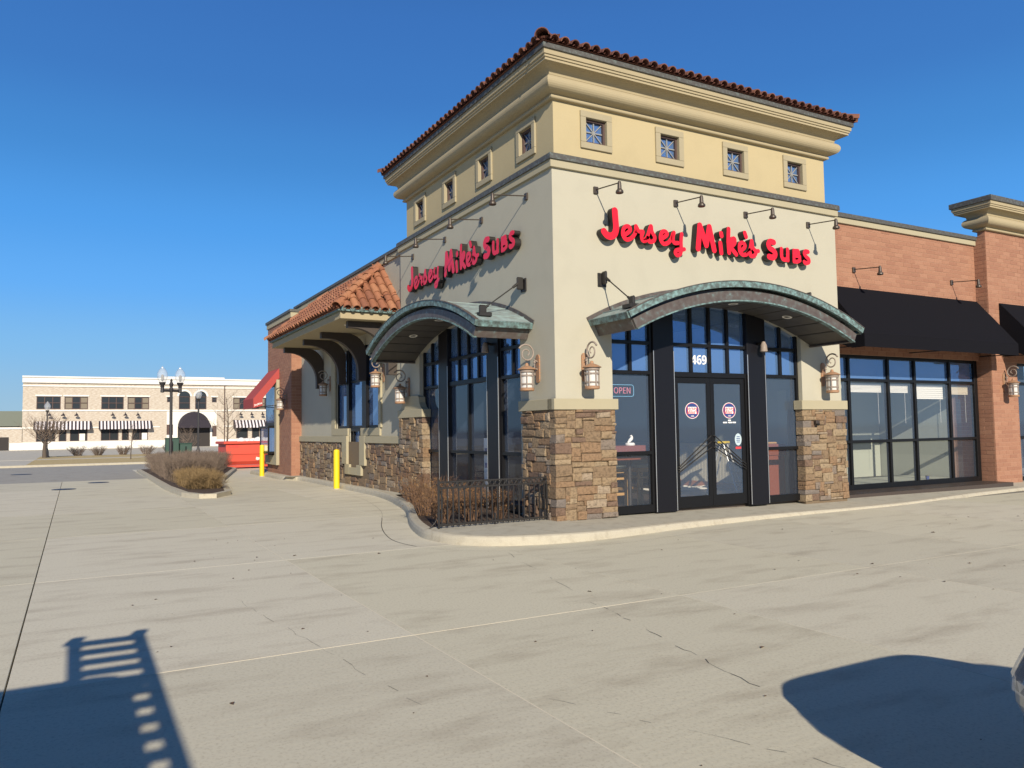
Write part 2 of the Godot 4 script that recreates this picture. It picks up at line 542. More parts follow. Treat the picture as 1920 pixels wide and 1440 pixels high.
# ------------------------------------------------------------------ camera, sky, sun
func view_and_light() -> void:
	var cam := Camera3D.new()
	cam.name = "camera"
	cam.transform = Transform3D(Basis(Vector3(0.87439453, -0.01462878, 0.48499505), Vector3(-0.01544983, 0.99819919, 0.05796282), Vector3(-0.48496959, -0.05817547, 0.8725939)), CAM)
	cam.fov = 52.03
	cam.near = 0.05
	cam.far = 900.0
	add_child(cam)
	cam.current = true
	var env := Environment.new()
	env.background_mode = Environment.BG_SKY
	# clear winter sky: radiance by elevation, the same all round
	var table := [[-90.0, 0.16, 0.15, 0.13], [-4.0, 0.22, 0.22, 0.22], [0.0, 0.36, 0.545, 0.70], [1.6, 0.342, 0.546, 0.716], [5.7, 0.227, 0.509, 0.847], [9.8, 0.133, 0.429, 0.922], [14.0, 0.088, 0.352, 0.84], [18.7, 0.063, 0.262, 0.66], [23.3, 0.051, 0.20, 0.555], [28.0, 0.046, 0.175, 0.51], [34.0, 0.036, 0.125, 0.375], [45.0, 0.023, 0.072, 0.21], [60.0, 0.015, 0.044, 0.12], [90.0, 0.011, 0.03, 0.08]]
	var img := Image.create(64, 512, false, Image.FORMAT_RGBF)
	for y in 512:
		var e := 90.0 - 180.0 * (y + 0.5) / 512.0
		var k := 0
		while k < table.size() - 2 and table[k + 1][0] < e:
			k += 1
		var t := clampf(inverse_lerp(table[k][0], table[k + 1][0], e), 0.0, 1.0)
		t = lerpf(t, t * t * (3.0 - 2.0 * t), 0.3)
		var c := Color(lerpf(table[k][1], table[k + 1][1], t), lerpf(table[k][2], table[k + 1][2], t), lerpf(table[k][3], table[k + 1][3], t)) * (1.0 / 1.2)
		for x in 64:
			img.set_pixel(x, y, c)
	var sm := PanoramaSkyMaterial.new()
	sm.panorama = ImageTexture.create_from_image(img)
	var sky := Sky.new()
	sky.sky_material = sm
	env.sky = sky
	env.tonemap_mode = Environment.TONE_MAPPER_LINEAR
	env.tonemap_exposure = 1.2
	env.sdfgi_enabled = true
	env.ssao_enabled = true
	env.ssil_enabled = true
	var we := WorldEnvironment.new()
	we.name = "world"
	we.environment = env
	add_child(we)
	var sun := DirectionalLight3D.new()
	sun.name = "sun"
	sun.light_energy = 1.6
	sun.light_color = Color(1.0, 0.95, 0.865)
	sun.light_angular_distance = 0.53
	sun.shadow_enabled = true
	add_child(sun)
	sun.look_at_from_position(Vector3.ZERO, Vector3(0.31, -0.485, -1.0))


# ------------------------------------------------------------------ ground
func kerb_path() -> Array:
	var raw := [Vector2(24, -0.3), Vector2(16, -0.1), Vector2(11.2, 0.22), Vector2(7.77, 0.69), Vector2(4.63, 0.79), Vector2(1.93, 1.0), Vector2(0.03, 1.28), Vector2(-0.7, 1.27), Vector2(-1.2, 1.17), Vector2(-1.66, 0.95), Vector2(-2.03, 0.52), Vector2(-2.17, -0.19), Vector2(-2.04, -0.97), Vector2(-1.74, -2.0), Vector2(-1.34, -3.1), Vector2(-0.9, -4.4), Vector2(-0.48, -6.2), Vector2(-0.22, -7.8), Vector2(-0.13, -9.5), Vector2(-0.12, -12.5), Vector2(-0.14, -15.9), Vector2(-0.5, -16.8), Vector2(-0.55, -19), Vector2(-0.6, -22)]
	var c := Curve3D.new()
	for i in raw.size():
		var p: Vector2 = raw[i]
		var t: Vector2 = (raw[mini(i + 1, raw.size() - 1)] - raw[maxi(i - 1, 0)]) * 0.17
		var a: float = (p - raw[maxi(i - 1, 0)]).length()
		var b: float = (raw[mini(i + 1, raw.size() - 1)] - p).length()
		var d := t.normalized()
		c.add_point(Vector3(p.x, 0, p.y), -Vector3(d.x, 0, d.y) * a * 0.33, Vector3(d.x, 0, d.y) * b * 0.33)
	c.bake_interval = 0.12
	var out := []
	for q in c.get_baked_points():
		out.append(Vector2(q.x, q.z))
	return out


func ground() -> void:
	var mb := MB.new()
	mb.box2(Vector3(-420, -0.6, -420), Vector3(420, -0.035, 420))
	structure("ground", mb, M.base_ground)
	# the concrete lot, slab by slab
	var lot := Node3D.new()
	lot.name = "parking_lot"
	lot.set_meta("kind", "structure")
	add_child(lot)
	var xs := [-30.0, -18.0, -9.82, -7.1, -4.38, -1.66, 1.06, 3.78, 6.5, 9.22, 11.94, 14.66, 20.1, 32.0]
	var zs := [26.0, 17.7, 13.4, 9.1, 4.8, 0.5, -3.8, -8.1, -12.4, -16.7, -21.5, -30.0]
	for i in xs.size() - 1:
		for k in zs.size() - 1:
			if k == zs.size() - 2 and xs[i] < -4.5:
				continue
			if xs[i] >= 1.0 and zs[k + 1] < -1.0:
				continue
			var g0: float = 0.006 if absf(xs[i] + 7.1) < 0.01 else 0.003
			var g1: float = 0.006 if absf(xs[i + 1] + 7.1) < 0.01 else 0.003
			var sb := MB.new()
			sb.cbox(Vector3(xs[i] + g0, -0.12, zs[k + 1] + 0.003), Vector3(xs[i + 1] - g1, 0.0, zs[k] - 0.003), 0.002)
			part(lot, "slab", sb, M["concrete_%d" % ((i * 3 + k * 7 + (i * k) % 4) % 5)])
	# sealant in the cross joint and the long joints, cracks
	var seal := MB.new()
	seal.box2(Vector3(-6.3, -0.03, 4.797), Vector3(9.0, -0.0005, 4.803))
	seal.box2(Vector3(-6.3, -0.03, 4.7965), Vector3(-2.0, 0.0015, 4.8035))
	part(lot, "sealant", seal, M.joint_sealant)
	var seal2 := MB.new()
	seal2.box2(Vector3(-4.384, -0.03, -2.0), Vector3(-4.376, -0.0005, 11.0))
	part(lot, "sealant", seal2, M.joint_sealant)
	rng.seed = 5
	for cr in [[Vector2(-1.75, 1.45), Vector2(-2.57, 4.7), 0.002], [Vector2(-2.57, 4.82), Vector2(-3.05, 7.1), 0.003], [Vector2(-5.35, 2.6), Vector2(-4.95, 6.3), 0.0016], [Vector2(-4.3, 6.5), Vector2(-3.2, 8.9), 0.0015]]:
		var cb := MB.new()
		var prev: Vector2 = cr[0]
		var steps := 26
		for i in range(1, steps + 1):
			var q: Vector2 = (cr[0] as Vector2).lerp(cr[1], float(i) / steps) + Vector2(rng.randf_range(-0.02, 0.02), rng.randf_range(-0.02, 0.02))
			var d := (q - prev).normalized()
			var w: float = cr[2] * rng.randf_range(0.2, 1.0)
			var nrm := Vector2(-d.y, d.x) * w
			if rng.randf() < 0.55:
				cb.quad(Vector3(prev.x - nrm.x, 0.003, prev.y - nrm.y), Vector3(prev.x + nrm.x, 0.003, prev.y + nrm.y), Vector3(q.x + nrm.x, 0.003, q.y + nrm.y), Vector3(q.x - nrm.x, 0.003, q.y - nrm.y))
			prev = q
		part(lot, "crack", cb, M.joint_dark)
	# the street, verge and the lot of the building across it
	mb = MB.new()
	mb.box2(Vector3(-120, -0.1, -38.0), Vector3(-4.37, -0.002, -21.51))
	mb.box2(Vector3(-4.37, -0.1, -38.0), Vector3(120, -0.002, -30.01))
	structure("road", mb, M.asphalt)
	mb = MB.new()
	mb.cbox(Vector3(-120, -0.1, -38.35), Vector3(120, 0.11, -38.0), 0.03)
	structure("far_kerb", mb, M.kerb)
	mb = MB.new()
	mb.box2(Vector3(-120, -0.1, -59.5), Vector3(-13.2, 0.09, -38.36))
	mb.box2(Vector3(-9.0, -0.1, -59.5), Vector3(120, 0.09, -38.36))
	structure("lawn", mb, M.dry_grass)
	mb = MB.new()
	mb.box2(Vector3(-13.19, -0.1, -59.5), Vector3(-9.01, 0.085, -38.36))
	mb.box2(Vector3(-120, -0.1, -51.0), Vector3(120, 0.096, -49.4))
	structure("far_path", mb, M.far_pavement)
	mb = MB.new()
	mb.box2(Vector3(-120, -0.1, -125.0), Vector3(120, 0.06, -59.51))
	structure("far_car_park", mb, M.far_pavement)
	# kerb and pavement of the shop
	var path := kerb_path()
	var inner := []
	var hts := []
	for i in path.size():
		var d: Vector2 = (path[mini(i + 1, path.size() - 1)] - path[maxi(i - 1, 0)]).normalized()
		inner.append(Vector2(d.y, -d.x))          # towards the building
		var x: float = path[i].x
		hts.append(0.135 if path[i].y < 0.3 and x < 0.0 else lerpf(0.13, 0.045, clampf((x + 1.0) / 7.0, 0.0, 1.0)))
	for i in inner.size():
		if (inner[i] as Vector2).dot(Vector2(3.0, -8.0) - path[i]) < 0.0:
			inner[i] = -inner[i]
	var kb := MB.new()
	var wb := MB.new()
	var bed := MB.new()
	var off := [[0.0, -0.03, 0.0], [0.012, 0.0, 0.55], [0.03, 0.0, 0.88], [0.06, 0.0, 1.0], [0.16, 0.004, 1.0]]
	var rows := []
	for i in path.size():
		var row := []
		for o in off:
			var p: Vector2 = path[i] + inner[i] * o[0]
			row.append(Vector3(p.x, o[1] + o[2] * hts[i], p.y))
		rows.append(row)
	for i in path.size() - 1:
		for k in off.size() - 1:
			kb.quad(rows[i + 1][k], rows[i][k], rows[i][k + 1], rows[i + 1][k + 1])
		var ends := []
		for j in [i, i + 1]:
			var p: Vector2 = path[j]
			if p.x > 0.0:
				ends.append(Vector3(p.x, WALK - 0.004, -1.3))
			else:
				ends.append(Vector3(0.2, WALK - 0.004, minf(p.y, 0.0) - 0.02 * p.x))
		var a: Vector3 = rows[i][4]
		var b: Vector3 = rows[i + 1][4]
		var planted: bool = path[i].x < -0.2 and path[i].y < -0.42 and path[i].y > -6.6
		var drop := Vector3(0, -0.03 if planted else 0.0, 0)
		(bed if planted else wb).quad(b + drop, a + drop, ends[0] + drop, ends[1] + drop)
	structure("kerb", kb, M.kerb)
	structure("pavement", wb, M.walk)
	# the corner wedge of pavement in front of the planting bed
	structure("planting_bed", bed, M.mulch)
	# a saw-cut gutter line that follows the kerb
	var gut := MB.new()
	for i in range(0, path.size() - 1):
		if path[i].x > 3.0 or path[i].y < -15.0:
			continue
		var w := 0.45
		var t := 0.006
		var p0: Vector2 = path[i] - inner[i] * w
		var p1: Vector2 = path[i + 1] - inner[i + 1] * w
		var q0: Vector2 = path[i] - inner[i] * (w + t * (2.0 if path[i].x < -1.3 and path[i].y < 0.3 else 0.5))
		var q1: Vector2 = path[i + 1] - inner[i + 1] * (w + t * (2.0 if path[i].x < -1.3 and path[i].y < 0.3 else 0.5))
		gut.quad(Vector3(q0.x, 0.0035, q0.y), Vector3(p0.x, 0.0035, p0.y), Vector3(p1.x, 0.0035, p1.y), Vector3(q1.x, 0.0035, q1.y))
	structure("gutter_joint", gut, M.joint_dark)
	# planted island between the lot and the drive-through lane
	var isl := PackedVector2Array([Vector2(-4.35, -27.5), Vector2(-4.42, -14.4), Vector2(-4.3, -11.4), Vector2(-4.0, -10.4), Vector2(-3.6, -10.3), Vector2(-3.1, -11.2), Vector2(-2.75, -14.0), Vector2(-2.3, -17.5), Vector2(-0.5, -25.5), Vector2(-0.5, -27.5)])
	mb = MB.new()
	mb.plate(isl, -0.1, 0.11)
	structure("island_kerb", mb, M.kerb)
	mb = MB.new()
	for q in Geometry2D.offset_polygon(isl, -0.17):
		mb.plate(q, 0.0, 0.118)
	structure("island_bed", mb, M.mulch)
	# manhole and drain covers
	for e in [[Vector3(-7.0, 0.004, -16.8), 0.33, "near"], [Vector3(-6.0, 0.004, -19.9), 0.33, "far"], [Vector3(-8.7, 0.002, -29.0), 0.4, "road"]]:
		mb = MB.new()
		mb.lathe([Vector2(e[1], -0.03), Vector2(e[1], 0.004), Vector2(e[1] - 0.03, 0.008), Vector2(0.0, 0.008)], 24)
		var o := single("manhole_cover", mb, M.lamp_black, {"near": "dark round manhole cover in the concrete, nearer of the two", "far": "dark round manhole cover in the concrete, farther of the two", "road": "dark manhole cover out on the asphalt street"}[e[2]], "manhole cover", "manhole covers")
		o.position = e[0]
	# fallen leaves and grit on the slabs
	rng.seed = 77
	mb = MB.new()
	for i in 150:
		var p := Vector3(rng.randf_range(-6.5, 8.0), 0.004, rng.randf_range(-2.0, 8.5))
		if Vector2(p.x, p.z).distance_to(Vector2(-6.7, 10.7)) < 2.6 or (p.z < 1.6 and p.x > -2.6):
			continue
		var s := rng.randf_range(0.006, 0.02) if i > 26 else rng.randf_range(0.018, 0.034)
		mb.xf = Transform3D(Basis(Vector3.UP, rng.randf() * TAU) * Basis(Vector3.RIGHT, rng.randf_range(-0.2, 0.2)), p)
		mb.tri(Vector3(-s, 0, 0), Vector3(0, s * 0.25, s * 0.6), Vector3(s, 0, 0))
		mb.tri(Vector3(-s, 0, 0), Vector3(s, 0, 0), Vector3(0, s * 0.3, -s * 0.6))
	var lv := single("fallen_leaves", mb, M.dead_leaf, "dry brown leaf bits and grit scattered over the concrete", "leaves")
	stuff(lv)


# ------------------------------------------------------------------ masonry helpers
func front_face() -> Transform3D:
	return Transform3D()


func left_face() -> Transform3D:          # local x runs from the far end to the near corner, local z points out of the wall
	return Transform3D(Basis(Vector3.UP, -PI / 2.0), Vector3(0, 0, -S))


func stone_mesh(w: float, h: float, d: float, back: float) -> ArrayMesh:
	var mb := MB.new()
	var j := minf(0.010, minf(w, h) * 0.12)
	var k := minf(rng.randf_range(0.008, 0.016), minf(w, h) * 0.25)
	var o := []
	var i := []
	var e := []
	for s in [Vector2(-1, -1), Vector2(1, -1), Vector2(1, 1), Vector2(-1, 1)]:
		var p := Vector2(s.x * w / 2 + rng.randf_range(-j, j), s.y * h / 2 + rng.randf_range(-j, j))
		e.append(Vector3(p.x, p.y, -back))
		o.append(Vector3(p.x, p.y, d - k * 0.8))
		i.append(Vector3(p.x - s.x * k, p.y - s.y * k, d + rng.randf_range(-0.006, 0.006)))
	var mid: Vector3 = (i[0] + i[1] + i[2] + i[3]) / 4.0 + Vector3(rng.randf_range(-w, w) * 0.15, rng.randf_range(-h, h) * 0.15, rng.randf_range(0.0, 0.012))
	for q in 4:
		var r := (q + 1) % 4
		mb.quad(e[q], e[r], o[r], o[q])
		mb.quad(o[q], o[r], i[r], i[q])
		mb.tri(i[q], i[r], mid)
	return mb.mesh()


func stones(parent: Node3D, f: Transform3D, u0: float, u1: float, y0: float, y1: float, d: float, sd: int, back := 0.13, size := 1.0, blocked := []) -> void:
	# irregular ashlar: rectangles of many sizes packed on a fine grid
	rng.seed = sd
	var cell := 0.045 * size
	var nx := int(round((u1 - u0) / cell))
	var ny := int(round((y1 - y0) / cell))
	var cx := (u1 - u0) / nx
	var cy := (y1 - y0) / ny
	var used := {}
	for j in ny:
		for i in nx:
			if used.has(i + j * nx):
				continue
			var h: int = mini([1, 2, 2, 2, 2, 3, 3, 3, 4][rng.randi() % 9], ny - j)
			var w: int = mini(rng.randi_range(h + 1, h + 7), nx - i)
			if nx - i - w == 1:
				w += 1
			for q in range(1, w):
				if used.has(i + q + j * nx):
					w = q
					break
			h = mini(h, w + 1)
			for p in h:
				for q in w:
					used[i + q + (j + p) * nx] = true
			var s := [u0 + i * cx, w * cx, y0 + j * cy, h * cy]
			var skip := false
			for b in blocked:
				if (b as Rect2).intersects(Rect2(s[0] + 0.03, s[2] + 0.03, s[1] - 0.06, s[3] - 0.06)):
					skip = true
			if skip:
				continue
			var g := 0.004
			var o := part(parent, "stone", stone_mesh(s[1] - g, s[3] - g, d + rng.randf_range(-0.016, 0.022), back), M["stone_%d" % [0, 1, 2, 3, 4, 0, 5, 6, 1, 4, 7 if rng.randf() < 0.4 else 2][rng.randi() % 11]])
			o.transform = f * Transform3D(Basis(), Vector3(s[0] + s[1] / 2, s[2] + s[3] / 2, 0))


var brick_cache := {}


func brick_mesh(w: float, h: float) -> ArrayMesh:
	var key := "%d_%d" % [roundi(w * 1000), roundi(h * 1000)]
	if not brick_cache.has(key):
		var mb := MB.new()
		mb.cbox(Vector3(-w / 2, -h / 2, -0.02), Vector3(w / 2, h / 2, 0.012), 0.003)
		brick_cache[key] = mb.mesh()
	return brick_cache[key]


func bricks(parent: Node3D, f: Transform3D, u0: float, u1: float, y0: float, y1: float, sd: int, singles: Rect2, h := 0.102, l := 0.305) -> void:
	# each brick inside the rectangle «singles» is a part; the others are joined into one
	rng.seed = sd
	var rest := []
	for i in 4:
		rest.append(MB.new())
	var row := 0
	var y := y0
	while y < y1 - 0.015:
		var hh := minf(h, y1 - y)
		var u := u0 - (l / 2 if row % 2 else 0.0)
		while u < u1 - 0.01:
			var a := maxf(u, u0)
			var b := minf(u + l, u1)
			u += l
			if b - a < 0.03:
				continue
			var at := Vector3((a + b) / 2, y + hh / 2, rng.randf_range(-0.0015, 0.0015))
			var tone: int = [0, 0, 1, 1, 2, 0, 3][rng.randi() % 7]
			if singles.has_point(Vector2(at.x, at.y)):
				var o := part(parent, "brick", brick_mesh(b - a - 0.009, hh - 0.009), M["brick_%d" % tone])
				o.transform = f * Transform3D(Basis(), at)
			else:
				var mb: MB = rest[tone]
				mb.xf = f * Transform3D(Basis(), at)
				mb.box2(Vector3(-(b - a - 0.009) / 2, -(hh - 0.009) / 2, -0.02), Vector3((b - a - 0.009) / 2, (hh - 0.009) / 2, 0.012))
		y += hh
		row += 1
	for i in 4:
		if rest[i].v.size():
			stuff(part(parent, "bricks", rest[i], M["brick_%d" % i]))


# ------------------------------------------------------------------ roof tiles
func tile_mesh(len: float, r: float) -> ArrayMesh:     # half barrel, open underneath, low end at z = 0 and high end at z = -len
	var mb := MB.new()
	var seg := 8
	for pass_ in 2:
		for k in seg:
			var t0 := PI * k / seg
			var t1 := PI * (k + 1) / seg
			var ra := r if pass_ == 0 else r - 0.016
			var rb := (r if pass_ == 0 else r - 0.016) * 0.86
			var a := Vector3(-cos(t0), sin(t0), 0)
			var b := Vector3(-cos(t1), sin(t1), 0)
			var back := Vector3(0, 0, -len)
			if pass_ == 0:
				mb.quadn(a * ra, b * ra, b * rb + back, a * rb + back, a, b, b, a)
			else:
				mb.quadn(b * ra, a * ra, a * rb + back, b * rb + back, -b, -a, -a, -b)
	for k in seg:
		var t0 := PI * k / seg
		var t1 := PI * (k + 1) / seg
		var a := Vector3(-cos(t0), sin(t0), 0)
		var b := Vector3(-cos(t1), sin(t1), 0)
		mb.quad(a * r, b * r, b * (r - 0.016), a * (r - 0.016))
	return mb.mesh()


func pan_strip(mb: MB, w: float, len: float) -> void:      # trough between two barrels
	var seg := 5
	for k in seg:
		var t0 := PI + PI * k / seg
		var t1 := PI + PI * (k + 1) / seg
		var a := Vector3(cos(t0) * w, 0.045 + sin(t0) * 0.045, 0)
		var b := Vector3(cos(t1) * w, 0.045 + sin(t1) * 0.045, 0)
		var back := Vector3(0, 0, -len)
		mb.quad(a, b, b + back, a + back)


func tiled_slope(parent: Node3D, origin: Vector3, along: Vector3, up: Vector3, width: float, rise: float, left_cut: float, right_cut: float, own_rows: int, pitch_w := 0.225, sd := 1, clay := "clay_") -> void:
	# origin: left end of the eave seen from outside; along: unit vector along the eave; up: unit vector up the slope; cuts: how far the hips run in per metre of slope
	rng.seed = sd
	var nrm := along.cross(up).normalized()
	var b := Basis(along, nrm, -up)
	var tm := tile_mesh(0.44, pitch_w * 0.44)
	var rest := MB.new()
	var pans := MB.new()
	var rows := int(ceil(rise / 0.36))
	var cnt := int(width / pitch_w)
	var step := width / cnt
	for r in rows:
		var s := r * 0.36
		for i in cnt + 1:
			var u := i * step
			if (left_cut > 0.0 and u < left_cut * s + 0.06) or (right_cut > 0.0 and u > width - right_cut * s - 0.06) or s > rise - 0.1:
				continue
			var t := Transform3D(b * Basis(Vector3.RIGHT, deg_to_rad(-2.6)) * Basis(Vector3.UP, rng.randf_range(-0.025, 0.025)), origin + along * (u + rng.randf_range(-0.006, 0.006)) + up * (s - 0.03 + rng.randf_range(-0.012, 0.012)) + nrm * 0.035)
			if r < own_rows:
				var o := part(parent, "roof_tile", tm, M[clay + str([0, 0, 1, 2, 3, 1][rng.randi() % 6])])
				o.transform = t
			else:
				rest.xf = t
				var w := pitch_w * 0.44
				for k in 4:
					var t0 := PI * k / 4
					var t1 := PI * (k + 1) / 4
					rest.quad(Vector3(-cos(t0) * w, sin(t0) * w, 0), Vector3(-cos(t1) * w, sin(t1) * w, 0), Vector3(-cos(t1) * w, sin(t1) * w, -0.44), Vector3(-cos(t0) * w, sin(t0) * w, -0.44))
		for i in cnt:
			var u := (i + 0.5) * step
			if u < left_cut * s - 0.02 or u > width - right_cut * s + 0.02:
				continue
			pans.xf = Transform3D(b, origin + along * u + up * s + nrm * 0.004)
			pan_strip(pans, step * 0.5, 0.37)
	if rest.v.size():
		stuff(part(parent, "upper_roof_tiles", rest, M[clay + "0"]))
	stuff(part(parent, "pan_tiles", pans, M[clay + "1"]))


func hip_tiles(parent: Node3D, from: Vector3, to: Vector3, r := 0.12, clay := "clay_") -> void:
	var d := (to - from).normalized()
	var side := d.cross(Vector3.UP).normalized()
	var nrm := side.cross(d).normalized()
	var tm := tile_mesh(0.42, r)
	var cnt := int((to - from).length() / 0.36)
	for i in cnt:
		var o := part(parent, "ridge_tile", tm, M[clay + str([0, 1, 2][rng.randi() % 3])])
		o.transform = Transform3D(Basis(side, nrm, -d) * Basis(Vector3.RIGHT, deg_to_rad(-3.0)), from + d * (i * 0.36 - 0.04) + nrm * 0.05)


# ------------------------------------------------------------------ storefront glazing
func arch_y(u: float, r: float) -> float:
	return -1.99 + sqrt(r * r - (u - 3.415) * (u - 3.415))


func pane(parent: Node3D, f: Transform3D, a: float, b: float, y0: float, y1: float, d: float, m: Material, called := "pane") -> void:
	var mb := MB.new()
	mb.xf = f
	mb.quad(Vector3(a, y0, d), Vector3(b, y0, d), Vector3(b, y1, d), Vector3(a, y1, d))
	part(parent, called, mb, m)


func arched_storefront(shop: Node3D, f: Transform3D, with_door: bool) -> void:
	var fr := MB.new()
	fr.xf = f
	var d0 := -0.20
	var d1 := -0.09
	var top := 3.9
	var panes := []
	for side in 2:
		var a := 1.13 if side == 0 else 4.775
		var b := 2.055 if side == 0 else 5.70
		var mid := (a + b) / 2
		fr.cbox(Vector3(a, WALK, d0), Vector3(a + 0.05, top, d1), 0.004)
		fr.cbox(Vector3(b - 0.05, WALK, d0), Vector3(b, top, d1), 0.004)
		fr.cbox(Vector3(a + 0.05, WALK, d0), Vector3(b - 0.05, 0.28, d1), 0.004)
		for y in [1.17, 2.56, 3.08]:
			fr.cbox(Vector3(a + 0.05, y - 0.03, d0), Vector3(b - 0.05, y + 0.03, d1 - 0.003), 0.004)
		fr.cbox(Vector3(mid - 0.03, 2.59, d0), Vector3(mid + 0.03, 3.05, d1 - 0.006), 0.004)
		fr.cbox(Vector3(mid - 0.03, 3.11, d0), Vector3(mid + 0.03, top, d1 - 0.006), 0.004)
		panes.append_array([[a, b, 0.2, 1.17], [a, b, 1.17, 2.56], [a, mid, 2.56, 3.08], [mid, b, 2.56, 3.08], [a, mid, 3.08, top], [mid, b, 3.08, top]])
	# centre bay
	var head := 2.50 if with_door else 2.53
	for y in ([3.08] if with_door else [1.17, 3.08]):
		fr.cbox(Vector3(2.525, y - 0.03, d0), Vector3(4.305, y + 0.03, d1 - 0.003), 0.004)
	fr.cbox(Vector3(2.525, head, d0), Vector3(4.305, head + 0.09, d1), 0.004)
	for u in [2.97, 3.415, 3.86]:
		fr.cbox(Vector3(u - 0.03, head + 0.09, d0), Vector3(u + 0.03, 3.05, d1 - 0.006), 0.004)
		fr.cbox(Vector3(u - 0.03, 3.11, d0), Vector3(u + 0.03, top, d1 - 0.006), 0.004)
	for i in 4:
		var a := 2.525 + 0.445 * i
		panes.append_array([[a, a + 0.445, head + 0.05, 3.08], [a, a + 0.445, 3.08, top]])
	if not with_door:
		fr.cbox(Vector3(2.525, WALK, d0), Vector3(4.305, 0.28, d1), 0.004)
		fr.cbox(Vector3(3.38, 0.28, d0), Vector3(3.45, 1.14, d1 - 0.006), 0.004)
		fr.cbox(Vector3(3.38, 1.20, d0), Vector3(3.45, head, d1 - 0.006), 0.004)
		panes.append_array([[2.525, 3.415, 0.2, 1.17], [3.415, 4.305, 0.2, 1.17], [2.525, 3.415, 1.17, head + 0.04], [3.415, 4.305, 1.17, head + 0.04]])
	else:
		for u in [2.525, 4.265]:
			fr.cbox(Vector3(u, WALK, d0), Vector3(u + 0.04, head, d1), 0.004)
	var o := part(shop, "storefront_frame", fr, M.black_metal)
	for p in panes:
		pane(o, f, p[0] + 0.003, p[1] - 0.003, p[2] + 0.003, p[3] - 0.003, -0.15, M.glass if p[2] > 2.4 else M.glass_mid if p[2] > 1.0 else M.glass_clear)
	for u in [2.055, 4.305]:
		var pb := MB.new()
		pb.xf = f
		pb.cbox(Vector3(u + 0.002, WALK - 0.02, -0.24), Vector3(u + 0.468, top, -0.055), 0.008)
		part(o, "panel_column", pb, M.black_panel)
		for e in [u + 0.004, u + 0.456]:
			var st := MB.new()
			st.xf = f
			st.box2(Vector3(e, WALK, -0.06), Vector3(e + 0.01, 2.95, -0.05))
			part(o, "edge_strip", st, M.aluminium)


func door_leaf(shop: Node3D, a: float, b: float, hinge_left: bool) -> MeshInstance3D:
	var fr := MB.new()
	var d0 := -0.165
	var d1 := -0.115
	fr.cbox(Vector3(a, 0.17, d0), Vector3(a + 0.085, 2.495, d1), 0.004)
	fr.cbox(Vector3(b - 0.085, 0.17, d0), Vector3(b, 2.495, d1), 0.004)
	fr.cbox(Vector3(a + 0.085, 2.395, d0), Vector3(b - 0.085, 2.495, d1 - 0.002), 0.004)
	fr.cbox(Vector3(a + 0.085, 0.17, d0), Vector3(b - 0.085, 0.37, d1 - 0.002), 0.004)
	var o := part(shop, "door", fr, M.black_metal)
	pane(o, Transform3D(), a + 0.08, b - 0.08, 0.36, 2.40, -0.14, M.glass_mid)
	# three slanting pull bars
	for i in 3:
		var dy := -0.105 * i
		var bar := MB.new()
		var inn := b - 0.04 if hinge_left else a + 0.04
		var out := a + 0.04 if hinge_left else b - 0.04
		var p := Vector3(inn, 1.44 + dy, -0.085)
		var q := Vector3(out, 0.96 + dy + 0.06 * (i - 1), -0.085)
		bar.tube([p + Vector3(0, 0, -0.04), p, q, q + Vector3(0, 0, -0.04)], 0.011, 8)
		part(o, "push_bar", bar, M.dark_iron)
	return o


func text_mesh(txt: String, size: float, depth: float, bold := true, serif := false) -> TextMesh:
	var t := TextMesh.new()
	t.text = txt
	var f := SystemFont.new()
	f.font_names = PackedStringArray(["Droid Serif" if serif else "Droid Sans"])
	f.font_weight = 700 if bold else 400
	t.font = f
	t.font_size = 64
	t.pixel_size = size / 46.0       # cap height about «size»
	t.depth = depth
	return t


func text_part(parent: Node3D, called: String, txt: String, size: float, depth: float, m: Material, t: Transform3D, bold := true) -> MeshInstance3D:
	var o := part(parent, called, text_mesh(txt, size, depth, bold), m)
	o.transform = t
	return o


func round_logo(o: Node3D, at: Vector3) -> void:
	var disc := MB.new()
	var flat := Basis.from_scale(Vector3(1.08, 0.95, 1.0)) * Basis(Vector3.RIGHT, PI / 2)
	disc.xf = Transform3D(flat, at)
	disc.lathe([Vector2(0.155, 0.0), Vector2(0.155, 0.002), Vector2(0.0, 0.002)], 32)
	var r := part(o, "round_logo_sticker", disc, M.white)
	for k in [[0.145, 0.0032, "logo_red"], [0.138, 0.0044, "navy"]]:
		var ring := MB.new()
		ring.xf = Transform3D(flat, at)
		ring.lathe([Vector2(k[0], 0.002), Vector2(k[0], k[1]), Vector2(0.0, k[1])], 32)
		var q := part(o, "logo_disc", ring, M[k[2]])
		q.set_meta("label", "coloured disc of the round door sticker")
	var z := at.z + 0.0065
	var white_plate := MB.new()
	white_plate.cbox(Vector3(at.x - 0.10, at.y - 0.06, at.z + 0.003), Vector3(at.x + 0.10, at.y + 0.065, at.z + 0.0056), 0.002)
	part(o, "logo_field", white_plate, M.white)
	for t in [["Jersey", 0.062, 0.036], ["Mike's", 0.062, -0.03]]:
		text_part(o, "logo_lettering", t[0], t[1], 0.001, M.logo_red, Transform3D(Basis().scaled(Vector3(0.95, 1.0, 1.0)), Vector3(at.x, at.y + t[2], z)))
	for t in [["SUBS", 0.022, -0.1]]:
		text_part(o, "logo_lettering", t[0], t[1], 0.001, M.white, Transform3D(Basis(), Vector3(at.x, at.y + t[2], at.z + 0.006)))


